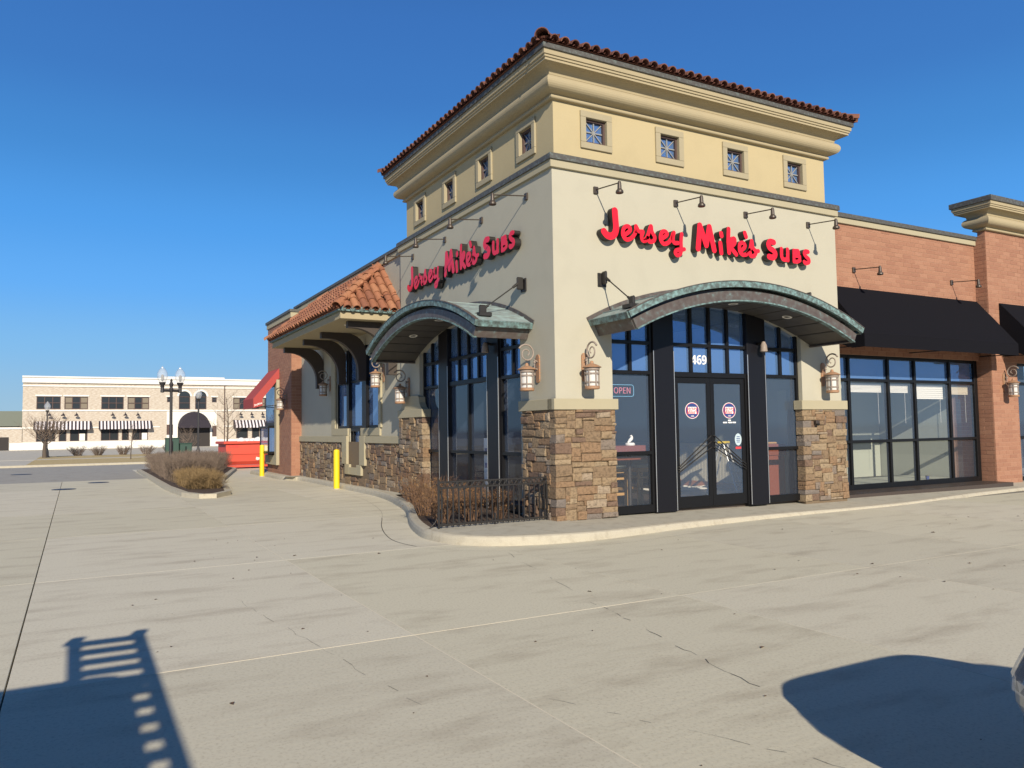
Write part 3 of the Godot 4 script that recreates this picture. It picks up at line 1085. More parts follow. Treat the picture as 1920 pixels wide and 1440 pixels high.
# ------------------------------------------------------------------ the corner shop
func corner_shop() -> void:
	var shop := thing("restaurant_building", "cream stucco corner restaurant with a square yellow tower, tiled roof and stone piers", "building")
	# lower tower walls with arched openings
	for k in 2:
		var f := front_face() if k == 0 else left_face()
		var end := S if k == 0 else S - 0.25
		var poly := PackedVector2Array([Vector2(0, 0.02), Vector2(1.13, 0.02)])
		for i in 25:
			var u := 1.13 + (5.70 - 1.13) * i / 24.0
			poly.append(Vector2(u, arch_y(u, 5.80)))
		poly.append_array(PackedVector2Array([Vector2(5.70, 0.02), Vector2(end, 0.02), Vector2(end, 5.89), Vector2(0, 5.89)]))
		var mb := MB.new()
		mb.xf = f
		mb.prism(poly, -0.25, 0.0)
		part(shop, "stucco_wall", mb, M.stucco_cream)
	var sb := MB.new()
	sb.box2(Vector3(S - 0.25, 0.02, -S), Vector3(S, 5.89, -0.251))
	part(shop, "stucco_wall", sb, M.stucco_cream)
	# band and metal coping round the lower tower
	var lo := Vector2(0, -S)
	var hi := Vector2(S, 0)
	sb = MB.new()
	sb.sweep_ring([Vector2(0, 5.87), Vector2(0.045, 5.87), Vector2(0.05, 5.875), Vector2(0.05, 6.0), Vector2(-0.1, 6.0)], lo, hi)
	part(shop, "coping_band", sb, M.stucco_trim)
	sb = MB.new()
	sb.sweep_ring([Vector2(0.0, 5.995), Vector2(0.078, 5.995), Vector2(0.08, 6.0), Vector2(0.076, 6.085), Vector2(0.06, 6.1), Vector2(-0.2, 6.13)], lo, hi)
	part(shop, "coping", sb, M.coping_metal)
	# upper tower with four small square windows a side
	var cs := [0.98, 2.597, 4.213, 5.83]
	for k in 2:
		var f := front_face() if k == 0 else left_face()
		var mb := MB.new()
		mb.xf = f
		var d1 := -0.12
		var d0 := -0.34
		var e1 := 6.71 if k == 0 else 6.71 - 0.22
		mb.box2(Vector3(0.12, 6.05, d0), Vector3(e1, 6.42, d1))
		mb.box2(Vector3(0.12, 6.91, d0), Vector3(e1, 7.3, d1))
		var at := 0.12
		for c in cs:
			mb.box2(Vector3(at, 6.42, d0), Vector3(c - 0.245, 6.91, d1))
			at = c + 0.245
		mb.box2(Vector3(at, 6.42, d0), Vector3(e1, 6.91, d1))
		part(shop, "tower_wall", mb, M.stucco_yellow)
		for c in cs:
			var tr := MB.new()
			tr.xf = f
			var t := 0.325
			var q := 0.215
			tr.cbox(Vector3(c - t, 6.665 - t, d1 - 0.1), Vector3(c + t, 6.665 - q, d1 + 0.035), 0.006)
			tr.cbox(Vector3(c - t, 6.665 + q, d1 - 0.1), Vector3(c + t, 6.665 + t, d1 + 0.035), 0.006)
			tr.cbox(Vector3(c - t, 6.665 - q, d1 - 0.1), Vector3(c - q, 6.665 + q, d1 + 0.035), 0.006)
			tr.cbox(Vector3(c + q, 6.665 - q, d1 - 0.1), Vector3(c + t, 6.665 + q, d1 + 0.035), 0.006)
			var w := part(shop, "tower_window", tr, M.stucco_window)
			var fr := MB.new()
			fr.xf = f
			for s in [-1.0, 1.0]:
				fr.box(Vector3(c + s * 0.195, 6.665, d1 - 0.06), Vector3(0.04, 0.43, 0.05))
				fr.box(Vector3(c, 6.665 + s * 0.195, d1 - 0.061), Vector3(0.35, 0.04, 0.05))
			part(w, "window_frame", fr, M.window_frame_brown)
			var mu := MB.new()
			mu.xf = f
			mu.box(Vector3(c, 6.665, d1 - 0.068), Vector3(0.02, 0.35, 0.02))
			mu.box(Vector3(c, 6.665, d1 - 0.069), Vector3(0.35, 0.02, 0.02))
			for s in [-1.0, 1.0]:
				mu.xf = f * Transform3D(Basis(Vector3.BACK, s * PI / 4), Vector3(c, 6.665, d1 - 0.07 - 0.002 * s))
				mu.box(Vector3.ZERO, Vector3(0.48, 0.016, 0.016))
			part(w, "muntins", mu, M.muntin_grey)
			pane(w, f, c - 0.19, c + 0.19, 6.475, 6.855, d1 - 0.085, M.glass)
			var bk := MB.new()
			bk.xf = f
			bk.box2(Vector3(c - 0.24, 6.425, d0 - 0.1), Vector3(c + 0.24, 6.905, d0 + 0.02))
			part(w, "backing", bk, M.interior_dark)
	sb = MB.new()
	sb.box2(Vector3(6.49, 6.05, -6.71), Vector3(6.71, 7.3, -0.341))
	sb.box2(Vector3(0.341, 6.05, -6.71), Vector3(6.489, 7.3, -6.49))
	part(shop, "tower_wall", sb, M.stucco_yellow)
	# cornice
	lo = Vector2(0.12, -6.71)
	hi = Vector2(6.71, -0.12)
	sb = MB.new()
	sb.sweep_ring(cornice_profile(0.0), lo, hi)
	part(shop, "cornice", sb, M.stucco_cornice)
	sb = MB.new()
	sb.sweep_ring([Vector2(0.3, 7.695), Vector2(0.425, 7.695), Vector2(0.43, 7.70), Vector2(0.43, 7.775), Vector2(0.42, 7.785), Vector2(0.0, 7.79)], lo, hi)
	part(shop, "roof_gutter", sb, M.coping_metal)
	# roof
	var e := 0.46
	var ey := 7.79
	var slope := 0.34
	var half := (6.71 - 0.12) / 2 + e
	var peak := Vector3(3.415, ey + half * slope, -3.415)
	sb = MB.new()
	var co := [Vector3(0.12 - e, ey, -0.12 + e), Vector3(6.71 + e, ey, -0.12 + e), Vector3(6.71 + e, ey, -6.71 - e), Vector3(0.12 - e, ey, -6.71 - e)]
	for i in 4:
		sb.tri(co[i], co[(i + 1) % 4], peak)
	sb.quad(co[3], co[2], co[1], co[0])
	var roof := part(shop, "tower_roof", sb, M.dark_clay_1)
	var sl := sqrt(1 + slope * slope)
	var rise := half * sl
	var upf := Vector3(0, slope, -1).normalized()
	var upl := Vector3(1, slope, 0).normalized()
	tiled_slope(roof, co[0], Vector3.RIGHT, upf, 2 * half, rise, 1.0 / sl, 1.0 / sl, 2, 0.2, 3, "dark_clay_")
	tiled_slope(roof, co[3], Vector3.BACK, upl, 2 * half, rise, 1.0 / sl, 1.0 / sl, 2, 0.2, 4, "dark_clay_")
	hip_tiles(roof, co[0], co[0].lerp(peak, 0.25), 0.125, "dark_clay_")
	hip_tiles(roof, co[1], co[1].lerp(peak, 0.25), 0.125, "dark_clay_")
	hip_tiles(roof, co[3], co[3].lerp(peak, 0.25), 0.125, "dark_clay_")
	# stone piers with caps
	for k in 4:
		var f := front_face() if k < 2 else left_face()
		var u0: float = [-0.05, 5.64, 0.0, S - 1.03][k]
		var u1: float = [1.15, 6.88, 1.39, S - 0.12][k]
		var mb := MB.new()
		mb.xf = f
		mb.box2(Vector3(u0 + 0.02, 0.05, -0.1), Vector3(u1 - 0.015, 1.92, 0.022 + 0.001 * k))
		var o := part(shop, "stone_pier", mb, M.mortar_stone)
		stones(o, f, u0, u1, WALK - 0.02, 1.915, 0.05, 100 + k, 0.10 if k == 3 else 0.13)
		var cap := MB.new()
		cap.xf = f
		var a: float = [-0.075, 5.60, -0.06, S - 1.09][k]
		var b: float = [1.19, 6.92, 1.43, S - 0.001][k]
		cap.cbox(Vector3(a, 1.912, -0.14), Vector3(b, 2.09, 0.075), 0.006)
		part(o, "pier_cap", cap, M.stucco_trim)
		if k == 2:
			var bell := MB.new()
			bell.xf = f
			bell.prism(PackedVector2Array([Vector2(0.02, 2.09), Vector2(1.39, 2.09), Vector2(1.30, 2.14), Vector2(1.22, 2.24), Vector2(1.2, 2.36), Vector2(1.12, 2.4), Vector2(0.28, 2.4), Vector2(0.2, 2.36), Vector2(0.18, 2.24), Vector2(0.1, 2.14)]), -0.1, 0.05)
			part(o, "pier_scroll", bell, M.stucco_trim)
	# glazing
	arched_storefront(shop, front_face(), true)
	arched_storefront(shop, left_face(), false)
	var dl := door_leaf(shop, 2.567, 3.412, true)
	var dr := door_leaf(shop, 3.418, 4.263, false)
	round_logo(dl, Vector3(2.985, 1.90, -0.138))
	round_logo(dr, Vector3(3.885, 1.90, -0.138))
	var ov := MB.new()
	ov.xf = Transform3D(Basis(Vector3.RIGHT, PI / 2).scaled(Vector3(1, 1.32, 1)), Vector3(4.09, 1.36, -0.138))
	ov.lathe([Vector2(0.085, 0.0), Vector2(0.085, 0.002), Vector2(0.0, 0.002)], 28)
	part(dr, "oval_sticker", ov, M.sticker_blue)
	var ob := MB.new()
	for i in 4:
		ob.box2(Vector3(4.09 - 0.05 + 0.008 * absf(i - 1.5), 1.405 - i * 0.033, -0.1355), Vector3(4.09 + 0.05 - 0.008 * absf(i - 1.5), 1.418 - i * 0.033, -0.1345))
	part(dr, "oval_print", ob, M.navy)
	var pk := MB.new()
	pk.box2(Vector3(4.02, 1.185, -0.138), Vector3(4.16, 1.225, -0.136))
	part(dr, "small_sticker", pk, M.logo_red)
	var hb := MB.new()
	for r in [[-0.035, 0.035, 1.705, 1.73], [-0.16, -0.06, 1.665, 1.69], [-0.03, 0.06, 1.665, 1.69], [0.075, 0.16, 1.665, 1.69]]:
		hb.box2(Vector3(3.885 + r[0], r[2], -0.138), Vector3(3.885 + r[1], r[3], -0.136))
	part(dr, "opening_hours_print", hb, M.white)
	text_part(shop, "street_number", "469", 0.165, 0.004, M.white, Transform3D(Basis(), Vector3(3.19, 2.82, -0.146)))
	# inside
	sb = MB.new()
	sb.box2(Vector3(0.251, -0.03, -9.0), Vector3(13.2, WALK + 0.005, -0.21))
	part(shop, "floor", sb, M.interior_floor)
	sb = MB.new()
	sb.box2(Vector3(0.251, 4.0, -9.0), Vector3(6.5, 4.15, -0.251))
	part(shop, "ceiling", sb, M.interior_ceiling)
	sb = MB.new()
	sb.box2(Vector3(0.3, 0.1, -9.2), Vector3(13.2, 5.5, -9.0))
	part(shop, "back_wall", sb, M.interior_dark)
	sb = MB.new()
	for i in 80:                                        # beadboard along the right hand inner wall
		var z := -0.6 - i * 0.1
		sb.cbox(Vector3(6.47, 0.30, z - 0.098), Vector3(6.54, 1.16, z - 0.002), 0.006)
	var wains := part(shop, "wainscot", sb, M.wainscot)
	sb = MB.new()
	sb.cbox(Vector3(6.45, 1.16, -8.65), Vector3(6.545, 1.22, -0.55), 0.008)
	part(wains, "wainscot_rail", sb, M.wainscot)
	sb = MB.new()
	sb.cbox(Vector3(6.46, 0.158, -8.65), Vector3(6.545, 0.30, -0.55), 0.006)
	part(wains, "skirting", sb, M.orange_base)
	sb = MB.new()
	sb.box2(Vector3(6.55, 0.16, -8.9), Vector3(6.578, 3.99, -0.26))
	part(shop, "inner_wall", sb, M.interior_pale)
	wing(shop)
	brick_bay(shop)


func cornice_profile(dy: float) -> Array:
	var pr := [Vector2(0.0, 7.07), Vector2(0.05, 7.07)]
	for i in 7:
		var t := -PI / 2 + PI * i / 6
		pr.append(Vector2(0.05 + 0.028 * cos(t), 7.10 + 0.03 * sin(t)))
	pr.append(Vector2(0.06, 7.145))
	for i in 11:
		var t := -PI / 2.2 + (PI / 2.2 + PI / 2.6) * i / 10
		pr.append(Vector2(0.105 + 0.14 * cos(t), 7.285 + 0.125 * sin(t)))
	pr.append(Vector2(0.155, 7.41))
	for i in 9:
		var t := PI - (PI / 2) * i / 8
		pr.append(Vector2(0.335 + 0.175 * cos(t), 7.41 + 0.125 * sin(t)))
	pr.append_array([Vector2(0.355, 7.535), Vector2(0.355, 7.575), Vector2(0.375, 7.578), Vector2(0.375, 7.615), Vector2(0.395, 7.618), Vector2(0.40, 7.695), Vector2(0.0, 7.70)])
	var out := []
	for p in pr:
		out.append(Vector2(p.x, p.y + dy))
	return out


# ------------------------------------------------------------------ the long wing with the drive-through window
func wing(shop: Node3D) -> void:
	var f := left_face()
	var d := -0.1
	var mb := MB.new()
	mb.xf = f
	var b0 := d - 0.25
	mb.box2(Vector3(-10.55, 0.02, b0), Vector3(-5.63, 5.87, d))
	mb.box2(Vector3(-1.78, 0.02, b0), Vector3(-0.001, 5.87, d))
	mb.box2(Vector3(-5.63, 3.95, b0), Vector3(-1.78, 5.87, d))
	mb.box2(Vector3(-5.63, 0.02, b0), Vector3(-4.37, 1.71, d))
	mb.box2(Vector3(-3.22, 0.02, b0), Vector3(-1.78, 1.71, d))
	mb.box2(Vector3(-4.37, 0.02, b0), Vector3(-3.22, 0.62, d))
	part(shop, "wing_wall", mb, M.stucco_cream)
	mb = MB.new()
	mb.xf = f
	mb.cbox(Vector3(-10.6, 5.86, d - 0.3), Vector3(-0.06, 6.0, d + 0.05), 0.006)
	part(shop, "coping_band", mb, M.stucco_trim)
	mb = MB.new()
	mb.xf = f
	mb.cbox(Vector3(-10.62, 6.0, d - 0.34), Vector3(-0.09, 6.09, d + 0.085), 0.01)
	part(shop, "coping", mb, M.coping_metal)
	# stone base, ledge and window surround
	mb = MB.new()
	mb.xf = f
	mb.box2(Vector3(-10.5, 0.03, d - 0.05), Vector3(-0.02, 1.33, d + 0.02))
	var base := part(shop, "stone_base", mb, M.mortar_stone)
	stones(base, f * Transform3D(Basis(), Vector3(0, 0, d)), -10.48, -0.02, WALK - 0.03, 1.32, 0.05, 300, 0.05, 1.28, [Rect2(-4.81, 0.4, 2.02, 1.2)])
	for r in [[-10.55, -4.81, 1.31, 1.49, 0.085], [-2.79, -0.02, 1.31, 1.49, 0.085], [-4.81, -4.37, 0.70, 1.497, 0.09], [-3.22, -2.79, 0.70, 1.497, 0.09], [-4.55, -4.14, 0.42, 0.70, 0.088], [-3.49, -3.1, 0.42, 0.70, 0.088], [-4.14, -3.49, 0.42, 0.62, 0.086], [-6.0, -4.37, 1.5, 1.71, 0.05], [-3.22, -1.68, 1.5, 1.71, 0.05], [-6.0, -5.63, 1.712, 3.95, 0.05], [-1.78, -1.6, 1.712, 3.95, 0.05]]:
		mb = MB.new()
		mb.xf = f
		mb.cbox(Vector3(r[0], r[2], d - 0.02), Vector3(r[1], r[3], d + r[4]), 0.005)
		part(shop, "ledge" if r[3] < 1.497 and r[2] > 1.3 else "window_surround", mb, M.stucco_trim)
	# window of three lights with a narrow light below
	var fr := MB.new()
	fr.xf = f
	var g0 := d - 0.14
	var g1 := d - 0.04
	for u in [-5.63, -4.66, -3.36, -1.84]:
		fr.cbox(Vector3(u, 1.71, g0), Vector3(u + 0.06, 3.95, g1), 0.005)
	for u in [-4.6, -3.2]:
		fr.cbox(Vector3(u, 1.712, g0 - 0.05), Vector3(u + (0.22 if u < -4 else 0.34), 3.95, g1 + 0.05), 0.008)
	for y in [1.71, 3.0]:
		fr.cbox(Vector3(-5.57, y, g0), Vector3(-4.66, y + 0.07, g1), 0.005)
		fr.cbox(Vector3(-4.38, y, g0), Vector3(-3.36, y + 0.07, g1), 0.005)
		fr.cbox(Vector3(-2.86, y, g0), Vector3(-1.84, y + 0.07, g1), 0.005)
	fr.cbox(Vector3(-3.9, 3.07, g0), Vector3(-3.84, 3.95, g1 - 0.004), 0.005)
	fr.cbox(Vector3(-4.37, 0.93, g0), Vector3(-4.30, 1.709, g1), 0.005)
	fr.cbox(Vector3(-3.29, 0.93, g0), Vector3(-3.22, 1.709, g1), 0.005)
	fr.cbox(Vector3(-4.13, 0.63, g0), Vector3(-4.06, 1.62, g1 + 0.01), 0.005)
	fr.cbox(Vector3(-3.56, 0.63, g0), Vector3(-3.50, 1.62, g1 + 0.01), 0.005)
	fr.cbox(Vector3(-4.06, 0.63, g0), Vector3(-3.56, 0.72, g1 + 0.008), 0.005)
	fr.cbox(Vector3(-4.30, 1.62, g0), Vector3(-3.29, 1.709, g1 + 0.03), 0.005)
	for r in [[-4.37, -4.13, 0.93], [-3.5, -3.22, 0.93]]:
		fr.cbox(Vector3(r[0], 0.62, d - 0.2), Vector3(r[1], r[2], d - 0.01), 0.004)
	var o := part(shop, "wing_window", fr, M.black_metal)
	for r in [[-5.57, -4.66, 1.78, 3.0], [-5.57, -4.66, 3.07, 3.95], [-4.38, -3.36, 1.78, 3.0], [-4.38, -3.87, 3.07, 3.95], [-3.87, -3.36, 3.07, 3.95], [-2.86, -1.84, 1.78, 3.0], [-2.86, -1.84, 3.07, 3.95], [-4.06, -3.56, 0.72, 1.62]]:
		pane(o, f, r[0], r[1], r[2], r[3], d - 0.09, M.glass)
	# dark room behind the wing window
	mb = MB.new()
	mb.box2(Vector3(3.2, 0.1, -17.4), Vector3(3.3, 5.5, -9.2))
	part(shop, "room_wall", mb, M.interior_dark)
	# brick end section with the drive-through hatch
	mb = MB.new()
	mb.box2(Vector3(-0.245, 0.02, -20.4), Vector3(0.6, 5.62, -16.609))
	var br := part(shop, "brick_end", mb, M.mortar_brick)
	bricks(br, left_face() * Transform3D(Basis(), Vector3(0, 0, 0.24)), -13.55, -9.80, WALK - 0.05, 5.6, 400, Rect2(0, 0, 0, 0))
	bricks(br, Transform3D(Basis(), Vector3(0, 0, -16.615)), -0.25, 0.1, WALK - 0.05, 5.6, 401, Rect2(0, 0, 0, 0))
	mb = MB.new()
	mb.cbox(Vector3(-0.29, 5.60, -20.45), Vector3(0.5, 5.78, -16.56), 0.006)
	part(shop, "coping_band", mb, M.stucco_trim)
	mb = MB.new()
	mb.cbox(Vector3(-0.33, 5.78, -20.5), Vector3(0.5, 5.88, -16.52), 0.01)
	part(shop, "coping", mb, M.coping_metal)
	# hatch: cream surround, glazed box on the wall
	mb = MB.new()
	mb.cbox(Vector3(-0.36, 0.45, -18.72), Vector3(-0.245, 3.55, -18.40), 0.006)
	mb.cbox(Vector3(-0.355, 0.45, -20.35), Vector3(-0.245, 0.80, -18.72), 0.006)
	part(shop, "hatch_surround", mb, M.stucco_trim)
	mb = MB.new()
	mb.cbox(Vector3(-0.58, 0.86, -20.2), Vector3(-0.25, 0.94, -18.74), 0.005)
	mb.cbox(Vector3(-0.58, 1.80, -20.2), Vector3(-0.25, 1.87, -18.74), 0.005)
	for q in [[-0.58, -18.8], [-0.58, -20.2], [-0.31, -18.8]]:
		mb.cbox(Vector3(q[0], 0.94, q[1]), Vector3(q[0] + 0.05, 1.80, q[1] + 0.055), 0.005)
	mb.cbox(Vector3(-0.34, 1.88, -20.3), Vector3(-0.25, 3.4, -18.74), 0.005)
	var hatch := part(shop, "drive_through_hatch", mb, M.black_metal)
	mb = MB.new()
	mb.quad(Vector3(-0.53, 0.94, -18.765), Vector3(-0.31, 0.94, -18.765), Vector3(-0.31, 1.8, -18.765), Vector3(-0.53, 1.8, -18.765))
	part(hatch, "pane", mb, M.glass)
	mb = MB.new()
	mb.quad(Vector3(-0.56, 0.94, -20.15), Vector3(-0.56, 0.94, -18.8), Vector3(-0.56, 1.8, -18.8), Vector3(-0.56, 1.8, -20.15))
	part(hatch, "pane", mb, M.glass)
	mb = MB.new()
	mb.quad(Vector3(-0.345, 2.0, -20.2), Vector3(-0.345, 2.0, -18.8), Vector3(-0.345, 3.3, -18.8), Vector3(-0.345, 3.3, -20.2))
	part(hatch, "pane", mb, M.glass)
	# tiled hood over the wing window
	hood(shop)
	# flat roofs and the back, so that no light leaks in
	mb = MB.new()
	mb.box2(Vector3(0.34, 5.3, -20.3), Vector3(20.0, 5.45, -6.85))
	mb.box2(Vector3(6.84, 5.302, -6.86), Vector3(20.0, 5.452, -1.16))
	mb.box2(Vector3(0.26, 5.304, -6.86), Vector3(6.57, 5.454, -0.26))
	part(shop, "flat_roof", mb, M.asphalt)
	mb = MB.new()
	mb.box2(Vector3(0.61, 0.02, -20.4), Vector3(20.0, 5.5, -20.2))
	part(shop, "rear_wall", mb, M.brick_1)


func hood(shop: Node3D) -> void:
	var z0 := -6.95
	var z1 := -14.35
	var x0 := -1.5
	var ey := 4.46
	var ry := 5.84
	var run := 1.55
	var mb := MB.new()
	var a := Vector3(x0, ey, z0)
	var b := Vector3(x0, ey, z1)
	var c := Vector3(0.08, ey, z1)
	var d := Vector3(0.08, ey, z0)
	var p := Vector3(0.08, ry, z0 - run)
	var q := Vector3(0.08, ry, z1 + run)
	mb.tri(a, d, p)
	mb.quad(b, a, p, q)
	mb.tri(c, b, q)
	mb.quad(a, b, c, d)
	mb.quad(d, c, q, p)
	var roof := part(shop, "hood_roof", mb, M.clay_1)
	var up_n := Vector3(0, ry - ey, -run).normalized()
	var up_w := Vector3(run + 0.03, ry - ey, 0).normalized()
	var sl := Vector2(run, ry - ey).length()
	tiled_slope(roof, a, Vector3.RIGHT, up_n, 1.58, sl, 1.58 / sl, 0.0, 9, 0.225, 8)
	tiled_slope(roof, b, Vector3.BACK, up_w, z0 - z1, sl, run / sl, run / sl, 9, 0.225, 9)
	hip_tiles(roof, a, p, 0.13)
	hip_tiles(roof, b, q, 0.13)
	# copper drip edge, fascia and soffit
	mb = MB.new()
	mb.cbox(Vector3(x0 + 0.03, ey - 0.05, z1 + 0.02), Vector3(0.08, ey - 0.002, z0 - 0.03), 0.006)
	part(roof, "drip_edge", mb, M.copper_green)
	mb = MB.new()
	mb.cbox(Vector3(x0 + 0.1, ey - 0.22, z1 + 0.1), Vector3(0.09, ey - 0.052, z0 - 0.1), 0.008)
	part(roof, "hood_soffit", mb, M.stucco_cornice)
	for i in 7:                                        # verdigris stops under the end row of tiles
		var cop := MB.new()
		cop.xf = Transform3D(Basis(Vector3.RIGHT, PI / 2), Vector3(x0 + 0.14 + i * 0.225, ey + 0.0, z0 + 0.012))
		cop.lathe([Vector2(0.062, -0.05), Vector2(0.062, 0.0), Vector2(0.03, 0.02), Vector2(0.0, 0.022)], 12)
		part(roof, "tile_stop", cop, M.copper_green)
	mb = MB.new()
	mb.xf = Transform3D(Basis(), Vector3(-0.9, ey - 0.222, z0 - 1.15))
	mb.lathe([Vector2(0.0, -0.012), Vector2(0.075, -0.012), Vector2(0.095, 0.0)], 18)
	part(roof, "downlight", mb, M.off_white)
	# curved brackets
	for z in [-7.45, -9.75, -11.55, -13.9]:
		var poly := PackedVector2Array()
		poly.append(Vector2(-1.12, 4.24))
		poly.append(Vector2(-1.12, 4.08))
		for i in 13:                                   # inner curve down to the wall
			var t := PI / 2 * i / 12
			poly.append(Vector2(-0.98 + 0.86 * sin(t), 4.08 - 0.86 + 0.86 * cos(t)))
		poly.append(Vector2(-0.12, 2.98))
		poly.append(Vector2(0.095, 2.98))
		for i in 9:
			var t := PI / 2 * (1.0 - i / 8.0)
			poly.append(Vector2(-0.45 + 0.545 * sin(t), 3.72 + 0.52 * cos(t)))
		mb = MB.new()
		mb.xf = Transform3D(Basis(), Vector3(0, 0, z))
		mb.prism(poly, -0.085, 0.085)
		part(shop, "bracket", mb, M.bracket_brown)


# ------------------------------------------------------------------ the brick shopfront to the right
func brick_bay(shop: Node3D) -> void:
	var z := -0.9
	var bay := thing("brick_shop_building", "orange brick shop bay joined to the right of the stucco tower, with a wide window", "building")
	var mb := MB.new()
	mb.box2(Vector3(S + 0.001, 3.17, z - 0.25), Vector3(13.22, 6.12, z - 0.006))
	mb.box2(Vector3(S + 0.001, 0.05, z - 0.25), Vector3(7.0, 3.17, z - 0.007))
	var w := part(bay, "brick_wall", mb, M.mortar_brick)
	bricks(w, Transform3D(Basis(), Vector3(0, 0, z - 0.012)), S, 13.22, 3.17, 6.12, 500, Rect2(7.9, 4.70, 6.0, 1.42))
	mb = MB.new()
	mb.cbox(Vector3(S, 6.10, z - 0.3), Vector3(13.3, 6.225, z + 0.05), 0.006)
	part(bay, "coping_band", mb, M.stucco_trim)
	mb = MB.new()
	mb.cbox(Vector3(S, 6.225, z - 0.34), Vector3(13.3, 6.33, z + 0.085), 0.01)
	part(bay, "coping", mb, M.coping_metal)
	# window wall
	var fr := MB.new()
	var g0 := z - 0.17
	var g1 := z - 0.06
	var us := [7.0, 8.34, 9.71, 10.69, 12.06, 13.1]
	for i in us.size():
		fr.cbox(Vector3(us[i] - (0.0 if i == 0 else 0.035), WALK, g0), Vector3(us[i] + (0.1 if i == 5 else 0.035), 3.17, g1), 0.004)
	for i in us.size() - 1:
		for y in [[WALK, 0.27], [1.19, 1.255], [2.575, 2.64], [3.10, 3.17]]:
			fr.cbox(Vector3(us[i] + 0.035, y[0], g0), Vector3(us[i + 1] - 0.035, y[1], g1 - 0.004), 0.004)
	var o := part(bay, "storefront_frame", fr, M.black_metal)
	for i in us.size() - 1:
		for y in [[0.25, 1.2], [1.25, 2.58], [2.63, 3.11]]:
			pane(o, Transform3D(), us[i] + 0.03, us[i + 1] - 0.03, y[0], y[1], z - 0.12, M.glass if y[0] > 2.6 else M.glass_mid if y[0] > 1.0 else M.glass_clear)
	# blinds pulled up inside
	for i in range(0, us.size() - 1):
		var h: float = [0.12, 0.2, 0.2, 0.34, 0.22][i]
		var bl := MB.new()
		for k in 7:
			bl.cbox(Vector3(us[i] + 0.06, 2.54 - h * (k + 1) / 7.0, z - 0.26), Vector3(us[i + 1] - 0.06, 2.535 - h * k / 7.0, z - 0.225), 0.003)
		var q := part(bay, "window_blind", bl, M.blind if i == 4 else M.off_white)
		var cd := MB.new()
		cd.tube([Vector3(us[i + 1] - 0.16, 2.4, z - 0.24), Vector3(us[i + 1] - 0.16, 1.62, z - 0.24)], 0.004, 5)
		part(q, "cord", cd, M.off_white)
	# interior
	mb = MB.new()
	mb.box2(Vector3(6.58, 0.1, -9.0), Vector3(6.80, 5.3, -1.16))
	part(bay, "party_wall", mb, M.interior_pale)
	mb = MB.new()
	mb.box2(Vector3(10.6, 0.155, -3.9), Vector3(13.2, 3.6, -3.8))
	part(bay, "partition", mb, M.interior_pale)
	mb = MB.new()
	mb.box2(Vector3(6.82, 3.7, -9.0), Vector3(13.2, 3.85, -1.16))
	part(bay, "ceiling", mb, M.interior_ceiling)
	mb = MB.new()
	mb.box2(Vector3(6.9, 0.156, -3.2), Vector3(13.15, 0.2, -1.2))
	part(bay, "shop_floor", mb, M.interior_pale)
	mb = MB.new()
	mb.box2(Vector3(13.23, 0.1, -9.0), Vector3(13.4, 5.3, -1.75))
	part(bay, "party_wall", mb, M.interior_pale)
	# tall brick block at the right with a heavy cornice
	var zp := -0.6
	var blk := thing("brick_block_building", "tall orange brick block with a heavy moulded cornice at the right edge", "building")
	mb = MB.new()
	mb.box2(Vector3(13.226, 0.05, -1.74), Vector3(14.334, 6.3, zp - 0.006))
	mb.box2(Vector3(13.226, 6.3, -0.8), Vector3(14.334, 6.5, zp - 0.006))
	mb.box2(Vector3(14.334, 3.12, -1.0), Vector3(21.0, 6.5, zp - 0.0065))
	var pr := part(blk, "brick_pier", mb, M.mortar_brick)
	bricks(pr, Transform3D(Basis(), Vector3(0, 0, zp - 0.012)), 13.22, 14.34, WALK - 0.06, 3.12, 600, Rect2(13.0, 0.0, 2.0, 3.2))
	bricks(pr, Transform3D(Basis(), Vector3(0, 0, zp - 0.012)), 13.22, 20.0, 3.12, 6.5, 601, Rect2(13.0, 3.1, 1.6, 3.6))
	var side := Transform3D(Basis(Vector3.UP, -PI / 2), Vector3(13.232, 0, -1.6))
	bricks(pr, side, 0.0, 0.985, WALK - 0.06, 6.3, 602, Rect2(0.6, 0.1, 1.0, 4.5))
	bricks(pr, side, 0.8, 0.985, 6.3, 6.5, 603, Rect2(0, 0, 0, 0))
	mb = MB.new()
	mb.sweep_ring(cornice_profile(-0.63), Vector2(13.22, -0.80), Vector2(21.0, zp))
	part(blk, "cornice", mb, M.stucco_cornice)
	mb = MB.new()
	mb.sweep_ring([Vector2(0.3, 7.065), Vector2(0.425, 7.065), Vector2(0.435, 7.075), Vector2(0.435, 7.19), Vector2(0.42, 7.2), Vector2(-0.5, 7.2)], Vector2(13.22, -0.80), Vector2(21.0, zp))
	part(blk, "coping", mb, M.coping_metal)
	mb = MB.new()
	mb.box2(Vector3(13.3, 6.45, -0.78), Vector3(21.0, 7.15, zp - 0.02))
	part(blk, "roof_deck", mb, M.asphalt)
	fr = MB.new()
	for x in [14.34, 15.7, 17.0, 18.3, 19.6]:
		fr.cbox(Vector3(x, WALK, zp - 0.17), Vector3(x + 0.07, 3.12, zp - 0.06), 0.004)
	for y in [WALK, 1.19, 2.57, 3.06]:
		fr.cbox(Vector3(14.41, y, zp - 0.17), Vector3(19.6, y + 0.065, zp - 0.065), 0.004)
	o = part(blk, "storefront_frame", fr, M.black_metal)
	for i in 4:
		for y in [[0.2, 1.2], [1.24, 2.58], [2.62, 3.07]]:
			pane(o, Transform3D(), 14.41 + i * 1.3, 15.68 + i * 1.3, y[0], y[1], zp - 0.12, M.glass_mid)
	mb = MB.new()
	mb.box2(Vector3(14.34, 0.1, -4.0), Vector3(20.9, 3.6, -3.9))
